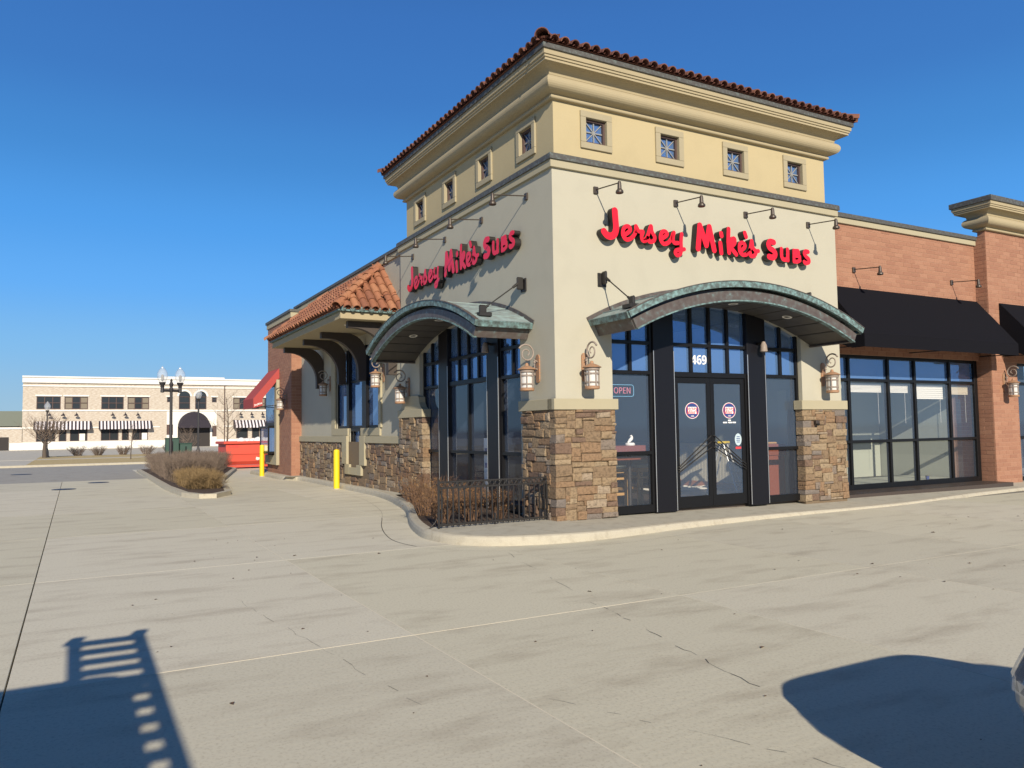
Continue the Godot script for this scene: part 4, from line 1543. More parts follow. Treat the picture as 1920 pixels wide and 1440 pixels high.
	mb.box2(Vector3(14.34, 3.61, -4.0), Vector3(20.9, 3.7, -1.01))
	part(blk, "room_wall", mb, M.interior_dark)


# ------------------------------------------------------------------ things fixed to the walls
const LETTERS := [
	["letter_j", 0.060, [[1.149, 5.255, 1.16, 5.09, 1.166, 4.959, 1.129, 4.854, 1.048, 4.81, 0.975, 4.822, 0.916, 4.876]]],
	["letter_e", 0.036, [[1.351, 4.868, 1.456, 4.951, 1.443, 5.013, 1.374, 5.015, 1.317, 4.956, 1.304, 4.863, 1.362, 4.793, 1.456, 4.808, 1.547, 4.889, 1.58, 4.965]]],
	["letter_r", 0.036, [[1.589, 5.043, 1.58, 4.955], [1.595, 5.038, 1.65, 4.962, 1.731, 4.961, 1.703, 4.886, 1.722, 4.814, 1.786, 4.812, 1.833, 4.869]]],
	["letter_s", 0.036, [[1.767, 4.81, 1.834, 4.9, 1.911, 5.079, 1.934, 4.983, 1.99, 4.891, 1.955, 4.82, 1.87, 4.806, 1.848, 4.85]]],
	["letter_e", 0.037, [[2.14, 4.881, 2.258, 4.962, 2.244, 5.016, 2.171, 5.015, 2.129, 4.953, 2.12, 4.868, 2.177, 4.801, 2.277, 4.822, 2.36, 4.904, 2.397, 4.993]]],
	["letter_y", 0.037, [[2.425, 5.022, 2.394, 4.918, 2.425, 4.843, 2.506, 4.846], [2.6, 5.015, 2.582, 4.875, 2.584, 4.737, 2.554, 4.655, 2.485, 4.627, 2.443, 4.665, 2.481, 4.716, 2.652, 4.749]]],
	["letter_m", 0.056, [[2.976, 4.795, 3.033, 5.22, 3.172, 4.877, 3.259, 5.217, 3.36, 4.805]]],
	["letter_i", 0.046, [[3.513, 4.949, 3.532, 4.77], [3.539, 5.131, 3.549, 5.089]]],
	["letter_k", 0.045, [[3.731, 5.232, 3.713, 4.993, 3.724, 4.796], [3.729, 4.906, 3.816, 5.048, 3.873, 5.054, 3.857, 4.975, 3.766, 4.905, 3.822, 4.849, 3.901, 4.78]]],
	["letter_e", 0.039, [[4.008, 4.846, 4.122, 4.935, 4.113, 4.999, 4.038, 5.007, 3.991, 4.955, 3.993, 4.844, 4.059, 4.789, 4.165, 4.805, 4.252, 4.892]]],
	["apostrophe", 0.044, [[4.138, 5.205, 4.150, 5.175, 4.168, 5.135]]],
	["letter_s", 0.039, [[4.18, 4.807, 4.261, 4.915, 4.306, 5.072, 4.331, 4.956, 4.412, 4.874, 4.363, 4.796, 4.27, 4.787, 4.258, 4.848], [4.382, 4.882, 4.475, 4.897]]],
	["letter_s", 0.056, [[4.892, 5.105, 4.797, 5.112, 4.747, 5.055, 4.776, 4.99, 4.876, 4.943, 4.921, 4.878, 4.862, 4.81, 4.752, 4.816]]],
	["letter_u", 0.041, [[5.095, 4.999, 5.091, 4.86, 5.134, 4.801, 5.231, 4.81, 5.26, 4.899, 5.26, 5.004], [5.255, 4.899, 5.26, 4.795]]],
	["letter_b", 0.037, [[5.434, 5.003, 5.426, 4.787], [5.437, 4.998, 5.553, 5.007, 5.566, 4.952, 5.448, 4.903], [5.448, 4.903, 5.588, 4.896, 5.593, 4.82, 5.525, 4.79, 5.426, 4.785]]],
	["letter_s", 0.042, [[5.837, 5.014, 5.762, 5.018, 5.725, 4.968, 5.773, 4.913, 5.846, 4.867, 5.843, 4.808, 5.758, 4.782, 5.717, 4.802]]],
]


func smooth_line(flat: Array) -> PackedVector2Array:
	var pts := []
	for i in range(0, flat.size(), 2):
		pts.append(Vector2(flat[i], flat[i + 1]))
	var out := PackedVector2Array()
	if pts.size() < 4:
		for p in pts:
			out.append(p)
		return out
	for i in pts.size() - 1:
		var a: Vector2 = pts[maxi(i - 1, 0)]
		var b: Vector2 = pts[i]
		var c: Vector2 = pts[i + 1]
		var d: Vector2 = pts[mini(i + 2, pts.size() - 1)]
		for k in 5:
			out.append(b.cubic_interpolate(c, a, d, k / 5.0))
	out.append(pts[pts.size() - 1])
	return out


func letter_parts(sign_node: Node3D, called: String, half: float, strokes: Array) -> void:
	var outers := []
	var holes := []
	for s in strokes:
		var line := smooth_line(s) if called != "letter_m" and called != "letter_b" and called != "letter_i" else PackedVector2Array()
		if line.is_empty():
			for i in range(0, s.size(), 2):
				line.append(Vector2(s[i], s[i + 1]))
		for q in line.size():
			line[q] = line[q] * 1000.0                 # the offset works on whole units
		for p in Geometry2D.offset_polyline(line, half * 1000.0, Geometry2D.JOIN_ROUND, Geometry2D.END_ROUND):
			for q in p.size():
				p[q] = p[q] / 1000.0
			if Geometry2D.is_polygon_clockwise(p):
				holes.append(p)
			else:
				outers.append(p)
	var merged := true
	while merged and outers.size() > 1:
		merged = false
		for i in outers.size():
			for k in range(i + 1, outers.size()):
				var res := Geometry2D.merge_polygons(outers[i], outers[k])
				var big := []
				var small := []
				for p in res:
					(small if Geometry2D.is_polygon_clockwise(p) else big).append(p)
				if big.size() == 1:
					outers.remove_at(k)
					outers.remove_at(i)
					outers.append(big[0])
					holes.append_array(small)
					merged = true
					break
			if merged:
				break
	var face := MB.new()
	var side := MB.new()
	for o in outers:
		var pieces := [o]
		var mine := []
		for h in holes:
			if absf(area(h)) < 0.0003:
				continue
			if Geometry2D.is_point_in_polygon(centre(h), o):
				mine.append(h)
		for h in mine:
			var hh: PackedVector2Array = h.duplicate()
			if Geometry2D.is_polygon_clockwise(hh):
				hh.reverse()
			var x := centre(hh).x
			var next := []
			for p in pieces:
				for r in [PackedVector2Array([Vector2(-9, -9), Vector2(x, -9), Vector2(x, 19), Vector2(-9, 19)]), PackedVector2Array([Vector2(x, -9), Vector2(29, -9), Vector2(29, 19), Vector2(x, 19)])]:
					for q in Geometry2D.intersect_polygons(p, r):
						for c in Geometry2D.clip_polygons(q, hh):
							if not Geometry2D.is_polygon_clockwise(c):
								next.append(c)
			pieces = next
			var inner: PackedVector2Array = h.duplicate()
			if not Geometry2D.is_polygon_clockwise(inner):
				inner.reverse()
			side.walls(inner, 0.02, 0.148)
		for p in pieces:
			var idx := Geometry2D.triangulate_polygon(p)
			for i in range(0, idx.size(), 3):
				var a: Vector2 = p[idx[i]]
				var b: Vector2 = p[idx[i + 1]]
				var c: Vector2 = p[idx[i + 2]]
				if (b - a).cross(c - a) < 0.0:
					var t := b
					b = c
					c = t
				face.tri(Vector3(a.x, a.y, 0.15), Vector3(b.x, b.y, 0.15), Vector3(c.x, c.y, 0.15))
				side.tri(Vector3(a.x, a.y, 0.02), Vector3(c.x, c.y, 0.02), Vector3(b.x, b.y, 0.02))
		side.walls(o, 0.02, 0.148)
		face.walls(o, 0.146, 0.15)
	var l := part(sign_node, called, side, M.sign_return)
	part(l, "letter_face", face, M.sign_red)
	var pin := MB.new()
	var c0 := centre(outers[0])
	pin.tube([Vector3(c0.x, c0.y, 0.0), Vector3(c0.x, c0.y, 0.03)], 0.012, 6)
	part(l, "stand_off", pin, M.dark_iron)


func area(p: PackedVector2Array) -> float:
	var a := 0.0
	for i in p.size():
		a += p[i].cross(p[(i + 1) % p.size()])
	return a / 2.0


func centre(p: PackedVector2Array) -> Vector2:
	var r := Rect2(p[0], Vector2.ZERO)
	for q in p:
		r = r.expand(q)
	return r.get_center()


func canopy(called_label: String, at: Vector3, turn: float) -> void:
	var o := thing("arched_canopy", called_label, "canopy", at, turn, "arched copper canopies")
	var cu := 3.415
	var cy := -1.99
	var half := asin(2.745 / 6.04)
	var mb := MB.new()
	mb.arc_band(cu, cy, 6.005, 6.035, half, 0.002, 1.05, 36)
	var top := part(o, "roof_sheet", mb, M.copper_sheet)
	for i in 9:                                            # seams from the wall to the front edge
		var t := -half + 2 * half * (i + 0.5) / 9
		var sm := MB.new()
		sm.xf = Transform3D(Basis(Vector3.BACK, -t), Vector3(cu, cy, 0))
		sm.box2(Vector3(-0.006, 6.03, 0.01), Vector3(0.006, 6.052, 1.05))
		part(top, "seam", sm, M.copper_sheet)
	mb = MB.new()
	mb.arc_band(cu, cy, 6.035, 6.10, half + 0.004, 0.003, 0.02, 36)
	part(top, "wall_flashing", mb, M.copper_brown)
	mb = MB.new()
	mb.arc_band(cu, cy, 5.95, 6.05, half, 1.03, 1.09, 40)
	part(o, "edge_band", mb, M.copper_green)
	mb = MB.new()
	mb.arc_band(cu, cy, 6.05, 6.062, half, 1.035, 1.10, 40)
	part(o, "edge_bead", mb, M.copper_brown)
	mb = MB.new()
	mb.arc_band(cu, cy, 5.88, 5.94, half - 0.012, 0.85, 0.93, 36)
	part(o, "recessed_fillet", mb, M.copper_brown)
	mb = MB.new()
	mb.arc_band(cu, cy, 5.735, 5.895, half - 0.012, 0.96, 1.02, 40)
	part(o, "fascia", mb, M.copper_brown)
	mb = MB.new()
	mb.arc_band(cu, cy, 5.715, 5.738, half - 0.012, 0.95, 1.04, 40)
	part(o, "fascia_lip", mb, M.copper_green)
	# side fascias
	for s in [-1.0, 1.0]:
		mb = MB.new()
		mb.xf = Transform3D(Basis(Vector3.BACK, -s * half), Vector3(cu, cy, 0))
		mb.cbox(Vector3(-0.02, 5.94, 0.003), Vector3(0.02, 6.045, 1.05), 0.004)
		part(o, "side_band", mb, M.copper_green)
		mb = MB.new()
		mb.xf = Transform3D(Basis(Vector3.BACK, -s * (half - 0.014)), Vector3(cu, cy, 0))
		mb.cbox(Vector3(-0.02, 5.72, 0.003), Vector3(0.02, 5.94, 0.97), 0.004)
		part(o, "side_fascia", mb, M.copper_brown)
	# boarded soffit
	var cnt := 13
	for i in cnt:
		var t0 := -(half - 0.016) + 2 * (half - 0.016) * i / cnt
		var t1 := -(half - 0.016) + 2 * (half - 0.016) * (i + 1) / cnt
		mb = MB.new()
		mb.xf = Transform3D(Basis(Vector3.BACK, -(t0 + t1) / 2), Vector3(cu, cy, 0))
		var w := 5.78 * (t1 - t0) / 2
		mb.cbox(Vector3(-w + 0.012, 5.755, 0.005), Vector3(w - 0.012, 5.80, 0.95), 0.01)
		part(o, "soffit_board", mb, M.copper_soffit)
	mb = MB.new()
	mb.arc_band(cu, cy, 5.81, 5.83, half - 0.02, 0.004, 0.95, 24)
	part(o, "soffit_backing", mb, M.copper_soffit)
	for a in [-0.235, 0.0, 0.235]:
		mb = MB.new()
		mb.xf = Transform3D(Basis(Vector3.BACK, -a), Vector3(cu, cy, 0)) * Transform3D(Basis(), Vector3(0, 5.757, 0.52))
		mb.lathe([Vector2(0.0, 0.004), Vector2(0.055, 0.002), Vector2(0.06, -0.006), Vector2(0.085, -0.006), Vector2(0.095, 0.008)], 20)
		part(o, "downlight", mb, M.off_white)
	# tie rods with wall plates
	for u in [0.95, 5.88]:
		var y := cy + sqrt(6.04 * 6.04 - (cu - u) * (cu - u))
		mb = MB.new()
		mb.cbox(Vector3(u - 0.085, 3.97, 0.002), Vector3(u + 0.085, 4.20, 0.022), 0.004)
		mb.cbox(Vector3(u - 0.022, 4.0, 0.02), Vector3(u + 0.022, 4.22, 0.15), 0.02)
		for q in [Vector2(-0.06, 4.0), Vector2(0.06, 4.0), Vector2(-0.06, 4.17), Vector2(0.06, 4.17)]:
			mb.tube([Vector3(u + q.x, q.y, 0.02), Vector3(u + q.x, q.y, 0.034)], 0.012, 6)
		part(o, "wall_plate", mb, M.dark_iron)
		mb = MB.new()
		var p := Vector3(u, 4.10, 0.13)
		var q := Vector3(u, y + 0.10, 0.80)
		mb.tube([p, p.lerp(q, 0.14), p.lerp(q, 0.15), p.lerp(q, 0.85), p.lerp(q, 0.86), q], [0.026, 0.022, 0.011, 0.011, 0.022, 0.026], 8)
		part(o, "tie_rod", mb, M.dark_iron)
		mb = MB.new()
		mb.cbox(Vector3(u - 0.11, y - 0.03, 0.69), Vector3(u + 0.11, y + 0.035, 0.92), 0.006)
		mb.cbox(Vector3(u - 0.026, y + 0.02, 0.74), Vector3(u + 0.026, y + 0.17, 0.88), 0.03)
		part(o, "roof_shoe", mb, M.dark_iron)


func make_lantern() -> Node3D:
	var o := thing("wall_lantern", "weathered scroll lantern", "lantern", Vector3.ZERO, 0.0, "scroll lanterns on the walls")
	var mb := MB.new()
	# back plate with rounded ends
	var poly := PackedVector2Array()
	for i in 9:
		poly.append(Vector2(0.055 * cos(PI * i / 8), 0.17 + 0.055 * sin(PI * i / 8)))
	for i in 9:
		poly.append(Vector2(-0.055 * cos(PI * i / 8), -0.19 - 0.055 * sin(PI * i / 8)))
	mb.prism(poly, 0.0, 0.022)
	part(o, "back_plate", mb, M.lantern_rust)
	# spiral arm in the y-z plane
	var pts := []
	for i in 40:
		var t := i / 39.0
		var a := -1.05 + t * TAU * 1.62
		var r := lerpf(0.162, 0.03, t)
		pts.append(Vector3(0, 0.235 - r * sin(-a - 1.57) , 0.225 + r * cos(-a - 1.57)))
	var rads := []
	for i in 40:
		rads.append(lerpf(0.0165, 0.009, i / 39.0))
	mb = MB.new()
	mb.tube(pts, rads, 8)
	part(o, "scroll", mb, M.lantern_grey)
	mb = MB.new()
	mb.tube([Vector3(0, 0.10, 0.01), Vector3(0, 0.12, 0.05), Vector3(0, 0.13, 0.085)], 0.014, 8)
	mb.tube([Vector3(0, -0.02, 0.01), Vector3(0, -0.015, 0.06)], 0.011, 8)
	mb.lathe([Vector2(0.0, -0.14), Vector2(0.012, -0.125), Vector2(0.019, -0.105), Vector2(0.01, -0.09), Vector2(0.01, 0.07), Vector2(0.024, 0.09), Vector2(0.012, 0.115), Vector2(0.02, 0.135), Vector2(0.0, 0.15)], 10, Vector3(0, 0, 0.075))
	part(o, "arm_bracket", mb, M.lantern_grey)
	var c := Vector3(0, 0, 0.225)
	mb = MB.new()
	mb.lathe([Vector2(0.152, -0.035), Vector2(0.158, -0.03), Vector2(0.155, -0.024), Vector2(0.09, 0.012), Vector2(0.035, 0.032), Vector2(0.03, 0.05), Vector2(0.022, 0.075), Vector2(0.0, 0.08)], 20, c)
	mb.lathe([Vector2(0.0, -0.03), Vector2(0.152, -0.034)], 20, c)
	part(o, "lantern_roof", mb, M.lantern_rust)
	mb = MB.new()
	mb.lathe([Vector2(0.0, -0.08), Vector2(0.118, -0.08), Vector2(0.125, -0.07), Vector2(0.125, -0.035), Vector2(0.12, -0.03)], 20, c)
	mb.lathe([Vector2(0.105, -0.145), Vector2(0.116, -0.142), Vector2(0.116, -0.122), Vector2(0.105, -0.118)], 20, c)
	mb.lathe([Vector2(0.105, -0.285), Vector2(0.116, -0.282), Vector2(0.116, -0.262), Vector2(0.105, -0.258)], 20, c)
	for i in 6:
		var t := TAU * (i + 0.5) / 6
		mb.tube([c + Vector3(cos(t) * 0.112, -0.08, sin(t) * 0.112), c + Vector3(cos(t) * 0.112, -0.335, sin(t) * 0.112)], 0.010, 6)
	part(o, "cage", mb, M.lantern_grey)
	mb = MB.new()
	mb.lathe([Vector2(0.0, -0.335), Vector2(0.085, -0.335), Vector2(0.098, -0.33), Vector2(0.098, -0.08)], 20, c)
	part(o, "frosted_glass", mb, M.lantern_glass)
	mb = MB.new()
	mb.lathe([Vector2(0.0, -0.385), Vector2(0.10, -0.385), Vector2(0.12, -0.378), Vector2(0.122, -0.342), Vector2(0.112, -0.333), Vector2(0.06, -0.333)], 20, c)
	part(o, "base_ring", mb, M.lantern_rust)
	return o


func make_arm_light() -> Node3D:
	var o := thing("sign_light", "bronze arm light", "light", Vector3.ZERO, 0.0, "arm lights over the walls")
	var mb := MB.new()
	mb.cbox(Vector3(-0.045, -0.06, 0.0), Vector3(0.045, 0.06, 0.035), 0.006)
	part(o, "wall_box", mb, M.lamp_bronze)
	mb = MB.new()
	mb.tube([Vector3(0, 0.01, 0.03), Vector3(0, -0.055, 0.66)], 0.011, 8)
	part(o, "arm", mb, M.lamp_bronze)
	mb = MB.new()
	mb.lathe([Vector2(0.0, -0.205), Vector2(0.05, -0.205), Vector2(0.056, -0.215), Vector2(0.066, -0.205), Vector2(0.062, -0.175), Vector2(0.036, -0.145), Vector2(0.031, -0.055), Vector2(0.024, -0.02), Vector2(0.012, -0.012), Vector2(0.0, -0.012)], 14, Vector3(0, -0.015, 0.67))
	part(o, "lamp_head", mb, M.lamp_bronze)
	return o


func awning(label: String, x0: float, x1: float, zw: float, zf: float, yt: float, yk: float, yb: float) -> void:
	var o := thing("shop_awning", label, "awning", Vector3.ZERO, 0.0, "black shop awnings")
	var mb := MB.new()
	mb.quad(Vector3(x0, yk, zf), Vector3(x1, yk, zf), Vector3(x1, yt, zw), Vector3(x0, yt, zw))
	mb.quad(Vector3(x0, yk - 0.004, zf - 0.004), Vector3(x0, yt - 0.008, zw), Vector3(x1, yt - 0.008, zw), Vector3(x1, yk - 0.004, zf - 0.004))
	part(o, "sloping_cloth", mb, M.awning_black)
	mb = MB.new()
	mb.box2(Vector3(x0, yb, zf - 0.006), Vector3(x1, yk - 0.001, zf))
	part(o, "valance", mb, M.awning_black)
	for x in [x0, x1]:
		mb = MB.new()
		var s := 0.003
		mb.xf = Transform3D(Basis(Vector3.UP, -PI / 2), Vector3(x, 0, 0))      # local x = world z
		mb.prism(PackedVector2Array([Vector2(zw, yt - 0.01), Vector2(zw, yb + 0.25), Vector2(zf - 0.3, yb + 0.001), Vector2(zf - 0.008, yb + 0.001), Vector2(zf - 0.008, yk - 0.01)]), -s, s)
		part(o, "end_cloth", mb, M.awning_black)
	mb = MB.new()
	for x in [x0 + 0.03, (x0 + x1) / 2, x1 - 0.03]:
		mb.tube([Vector3(x, yb + 0.05, zw), Vector3(x, yb + 0.03, zf - 0.03)], 0.013, 6)
	mb.tube([Vector3(x0 + 0.02, yb + 0.02, zf - 0.02), Vector3(x1 - 0.02, yb + 0.02, zf - 0.02)], 0.013, 6)
	part(o, "awning_frame", mb, M.dark_iron)


func attached() -> void:
	var lt := -PI / 2
	var lorg := Vector3(0, 0, -S)
	canopy("arched green copper canopy over the glazed front doors", Vector3.ZERO, 0.0)
	canopy("arched green copper canopy over the side windows behind the railing", lorg, lt)
	# channel letter signs
	for k in 2:
		var sg := thing("channel_letter_sign", ["bright red channel letter sign on the sunlit front wall above the doors", "dark red channel letter sign on the left side wall of the tower"][k], "sign", Vector3.ZERO if k == 0 else lorg + Vector3(0, 0, -0.06), 0.0 if k == 0 else lt, "red letter signs")
		for l in LETTERS:
			letter_parts(sg, l[0], l[1], l[2])
	# arm lights
	var al := make_arm_light()
	var spots := []
	var ord := ["first", "second", "third", "fourth"]
	for i in 4:
		spots.append([Vector3([0.86, 2.6, 4.31, 6.02][i], 5.6, 0), 0.0, "bronze arm light on the front wall above the sign, %s from the tower corner" % ord[i]])
	for i in 4:
		spots.append([Vector3(0, 5.6, [-0.81, -2.52, -4.22, -6.01][i]), lt, "bronze arm light on the left wall above the sign, %s from the tower corner" % ord[i]])
	spots.append([Vector3(8.54, 5.08, -0.9), 0.0, "bronze arm light on the orange brick wall, nearer the stucco tower"])
	spots.append([Vector3(12.19, 5.08, -0.9), 0.0, "bronze arm light on the orange brick wall, nearer the tall brick block"])
	for i in spots.size():
		var o := al if i == 0 else copy_of(al, spots[i][2], spots[i][0], spots[i][1])
		if i == 0:
			o.position = spots[0][0]
			o.set_meta("label", spots[0][2])
	# lanterns
	var ln := make_lantern()
	spots = [
		[Vector3(0.56, 2.62, 0), 0.0, "rusty scroll lantern on the front wall, left of the front doors"],
		[Vector3(6.30, 2.62, 0), 0.0, "rusty scroll lantern on the front wall, right of the front doors"],
		[Vector3(0, 2.62, -0.52), lt, "rusty scroll lantern on the left wall next to the tower corner"],
		[Vector3(0, 2.62, -6.33), lt, "rusty scroll lantern on the left wall between side canopy and tiled hood"],
		[Vector3(0.1, 3.10, -8.3), lt, "scroll lantern partly hidden by the end of the side canopy"],
		[Vector3(0.1, 3.10, -13.1), lt, "dark scroll lantern in the shade under the tiled hood"],
		[Vector3(-0.25, 2.80, -17.3), lt, "orange scroll lantern on the far brick section by the red awning"],
		[Vector3(13.72, 2.62, -0.6), 0.0, "rusty scroll lantern on the orange brick pier at the right edge"]]
	for i in spots.size():
		var o := ln if i == 0 else copy_of(ln, spots[i][2], spots[i][0], spots[i][1])
		if i == 0:
			o.position = spots[0][0]
			o.set_meta("label", spots[0][2])
	# awnings
	awning("long black cloth awning over the wide brick shop window", 7.56, 13.24, -0.885, 0.05, 4.67, 3.50, 3.22)
	awning("black cloth awning cut off by the right edge of the picture", 13.66, 19.6, -0.585, 0.35, 4.62, 3.5, 3.22)
	red_awning()
	# small grey security camera pod on the right stone pier
	var pod := thing("alarm_box", "small dark alarm box on the stone pier right of the doors", "alarm box", Vector3(5.98, 1.66, 0.06))
	var mb := MB.new()
	mb.cbox(Vector3(-0.05, -0.03, 0), Vector3(0.05, 0.04, 0.06), 0.008)
	part(pod, "housing", mb, M.bracket_brown)
	mb = MB.new()
	mb.lathe([Vector2(0.0, -0.07), Vector2(0.03, -0.055), Vector2(0.045, -0.03), Vector2(0.045, -0.028)], 12, Vector3(0, 0, 0.05))
	part(pod, "dome", mb, M.car_glass)
	# spotlights clamped under the front canopy on the panel column
	for e in [[Vector3(4.60, 3.16, -0.05), 0.0, "pale flood lamp on the black column under the front canopy"], [Vector3(0.05, 3.2, -2.3), lt, "flood lamp on the black column under the side canopy"]]:
		var fl := thing("flood_lamp", e[2], "lamp", e[0], e[1], "flood lamps under the canopies")
		mb = MB.new()
		mb.tube([Vector3(0, 0, 0), Vector3(0, 0.02, 0.1)], 0.025, 8)
		part(fl, "mount", mb, M.dark_iron)
		mb = MB.new()
		mb.lathe([Vector2(0.0, -0.16), Vector2(0.062, -0.16), Vector2(0.07, -0.15), Vector2(0.06, -0.04), Vector2(0.03, 0.03), Vector2(0.0, 0.04)], 16, Vector3(0, 0, 0.13))
		part(fl, "lamp_head", mb, M.lantern_grey)  # grey head colour has the shade under the canopy painted in


func red_awning() -> void:
	var o := thing("red_awning", "dark red awning over the drive-through hatch, seen from its end", "awning")
	var za := -18.45
	var zb := -20.35
	var t := Transform3D(Basis(), Vector3(0, 0, 0))
	var mb := MB.new()
	mb.xf = t
	mb.prism(PackedVector2Array([Vector2(-0.24, 3.98), Vector2(-1.16, 2.86), Vector2(-1.16, 2.52), Vector2(-1.14, 2.52), Vector2(-1.14, 2.84), Vector2(-0.24, 3.95)]), zb, za)
	part(o, "cloth", mb, M.awning_red)
	mb = MB.new()
	mb.prism(PackedVector2Array([Vector2(-0.24, 3.95), Vector2(-1.145, 2.845), Vector2(-1.145, 2.52), Vector2(-0.84, 2.60), Vector2(-0.84, 2.86), Vector2(-0.24, 3.62)]), za - 0.002, za + 0.006)
	part(o, "end_cloth", mb, M.awning_red)
	mb = MB.new()
	mb.tube([Vector3(-1.1, 2.56, za - 0.03), Vector3(-0.25, 2.62, za - 0.03)], 0.016, 6)
	mb.tube([Vector3(-1.1, 2.56, zb + 0.03), Vector3(-0.25, 2.62, zb + 0.03)], 0.016, 6)
	part(o, "awning_frame", mb, M.dark_iron)
	text_part(o, "lettering", "JayBite", 0.062, 0.004, M.white, Transform3D(Basis(Vector3.BACK, 0.28), Vector3(-0.99, 2.66, za + 0.009)))


# ------------------------------------------------------------------ plants
func twig(mb: MB, a: Vector3, b: Vector3, r0: float, r1: float) -> void:      # three-sided tapering twig
	var d := (b - a).normalized()
	var s := d.cross(Vector3.UP if absf(d.y) < 0.9 else Vector3.RIGHT).normalized()
	var t := s.cross(d)
	var p := []
	var q := []
	for k in 3:
		var m := s * cos(TAU * k / 3) + t * sin(TAU * k / 3)
		p.append(a + m * r0)
		q.append(b + m * r1)
	for k in 3:
		var l := (k + 1) % 3
		mb.tri(p[l], p[k], q[k])
		mb.tri(p[l], q[k], q[l])


func bare_shrub(stems: int, h: float, r: float, sub: int, thick: float, leaf := 0.0) -> MB:
	var mb := MB.new()
	mb.shade(1.0)
	for i in stems:
		mb.shade(rng.randf_range(0.55, 1.35))
		var a := rng.randf() * TAU
		var base := Vector3(cos(a), 0, sin(a)) * r * 0.35 * sqrt(rng.randf())
		var lean := Vector3(cos(a) * rng.randf_range(0.2, 1.0), 0, sin(a) * rng.randf_range(0.2, 1.0))
		var tip := base + lean * r * rng.randf_range(0.4, 1.0) + Vector3.UP * h * rng.randf_range(0.6, 1.0)
		var mid := base.lerp(tip, 0.5) + Vector3(rng.randf_range(-1, 1), 0.4, rng.randf_range(-1, 1)) * r * 0.12
		twig(mb, base, mid, thick, thick * 0.7)
		twig(mb, mid, tip, thick * 0.7, thick * 0.25)
		for k in sub:
			var t := rng.randf_range(0.25, 1.0)
			var p := base.lerp(mid, t * 2) if t < 0.5 else mid.lerp(tip, t * 2 - 1)
			var d := (lean * 0.7 + Vector3(rng.randf_range(-1, 1), rng.randf_range(0.1, 1.2), rng.randf_range(-1, 1))).normalized()
			var e := p + d * h * rng.randf_range(0.15, 0.34)
			twig(mb, p, e, thick * 0.45, thick * 0.15)
			if leaf > 0.0 and rng.randf() < 0.7:
				leaf_at(mb, e, leaf)
				leaf_at(mb, p.lerp(e, 0.6), leaf)
	return mb


func leaf_at(mb: MB, p: Vector3, s: float) -> void:
	var d := Vector3(rng.randf_range(-1, 1), rng.randf_range(-1, 1), rng.randf_range(-1, 1)).normalized()
	var e := d.cross(Vector3(rng.randf_range(-1, 1), rng.randf_range(-1, 1), rng.randf_range(-1, 1))).normalized()
	mb.tri(p - d * s, p + e * s * 0.6, p + d * s)


func hedge_block(mb: MB, lo: Vector3, hi: Vector3, cnt: int, thick: float, leaf := 0.0) -> void:     # clipped hedge: twigs that end near its faces
	var mid := (lo + hi) / 2
	var hs := (hi - lo) / 2
	mb.shade(1.0)
	for i in cnt:
		mb.shade(rng.randf_range(0.45, 1.5))
		var u := Vector3(rng.randf_range(-1, 1), 0, rng.randf_range(-1, 1))
		var base := Vector3(mid.x + u.x * hs.x * 0.85, lo.y, mid.z + u.z * hs.z * 0.85)
		var v := Vector3(clampf(u.x + rng.randf_range(-0.3, 0.3), -1, 1), rng.randf_range(0.1, 1.0), clampf(u.z + rng.randf_range(-0.3, 0.3), -1, 1))
		if rng.randf() < 0.45:
			v.y = 1.0
		var q := Vector3(mid.x + v.x * hs.x, lo.y + v.y * hs.y * 2 * (1.0 - 0.12 * (v.x * v.x + v.z * v.z)) + rng.randf_range(-0.05, 0.06), mid.z + v.z * hs.z)
		var bend := base.lerp(q, 0.55) + Vector3(rng.randf_range(-0.05, 0.05), 0.05, rng.randf_range(-0.05, 0.05))
		twig(mb, base, bend, thick, thick * 0.7)
		twig(mb, bend, q, thick * 0.7, thick * 0.35)
		for k in 5:
			var p := bend.lerp(q, rng.randf_range(0.1, 1.0))
			var e := p + Vector3(rng.randf_range(-1, 1), rng.randf_range(-0.2, 1.1), rng.randf_range(-1, 1)).normalized() * rng.randf_range(0.07, 0.18)
			twig(mb, p, e, thick * 0.5, thick * 0.25)
			if leaf > 0.0:
				leaf_at(mb, e, leaf)


func branchy_tree(h: float, spread: float, trunk_r: float, levels: int, sd: int, first := 0.3) -> Array:     # [trunk, crown]
	rng.seed = sd
	var tk := MB.new()
	var cr := MB.new()
	cr.shade(1.0)
	var pts := []
	var rr := []
	for i in 7:
		var t := i / 6.0
		pts.append(Vector3(sin(t * 3 + sd) * 0.04 * h * t, h * 0.9 * t, cos(t * 2.3 + sd) * 0.03 * h * t))
		rr.append(lerpf(trunk_r, trunk_r * 0.2, t))
	tk.tube(pts, rr, 8)
	for i in 22:
		var t := first + (0.95 - first) * i / 21.0
		var p: Vector3 = pts[int(t * 6)].lerp(pts[mini(int(t * 6) + 1, 6)], fmod(t * 6, 1.0))
		var a := i * 2.4 + rng.randf_range(-0.4, 0.4)
		var d := Vector3(cos(a), rng.randf_range(0.5, 1.1), sin(a)).normalized()
		_branch(cr, p, d, spread * (1.05 - 0.6 * (t - first)), trunk_r * 0.32 * (1.1 - t * 0.6), levels)
	return [tk, cr]


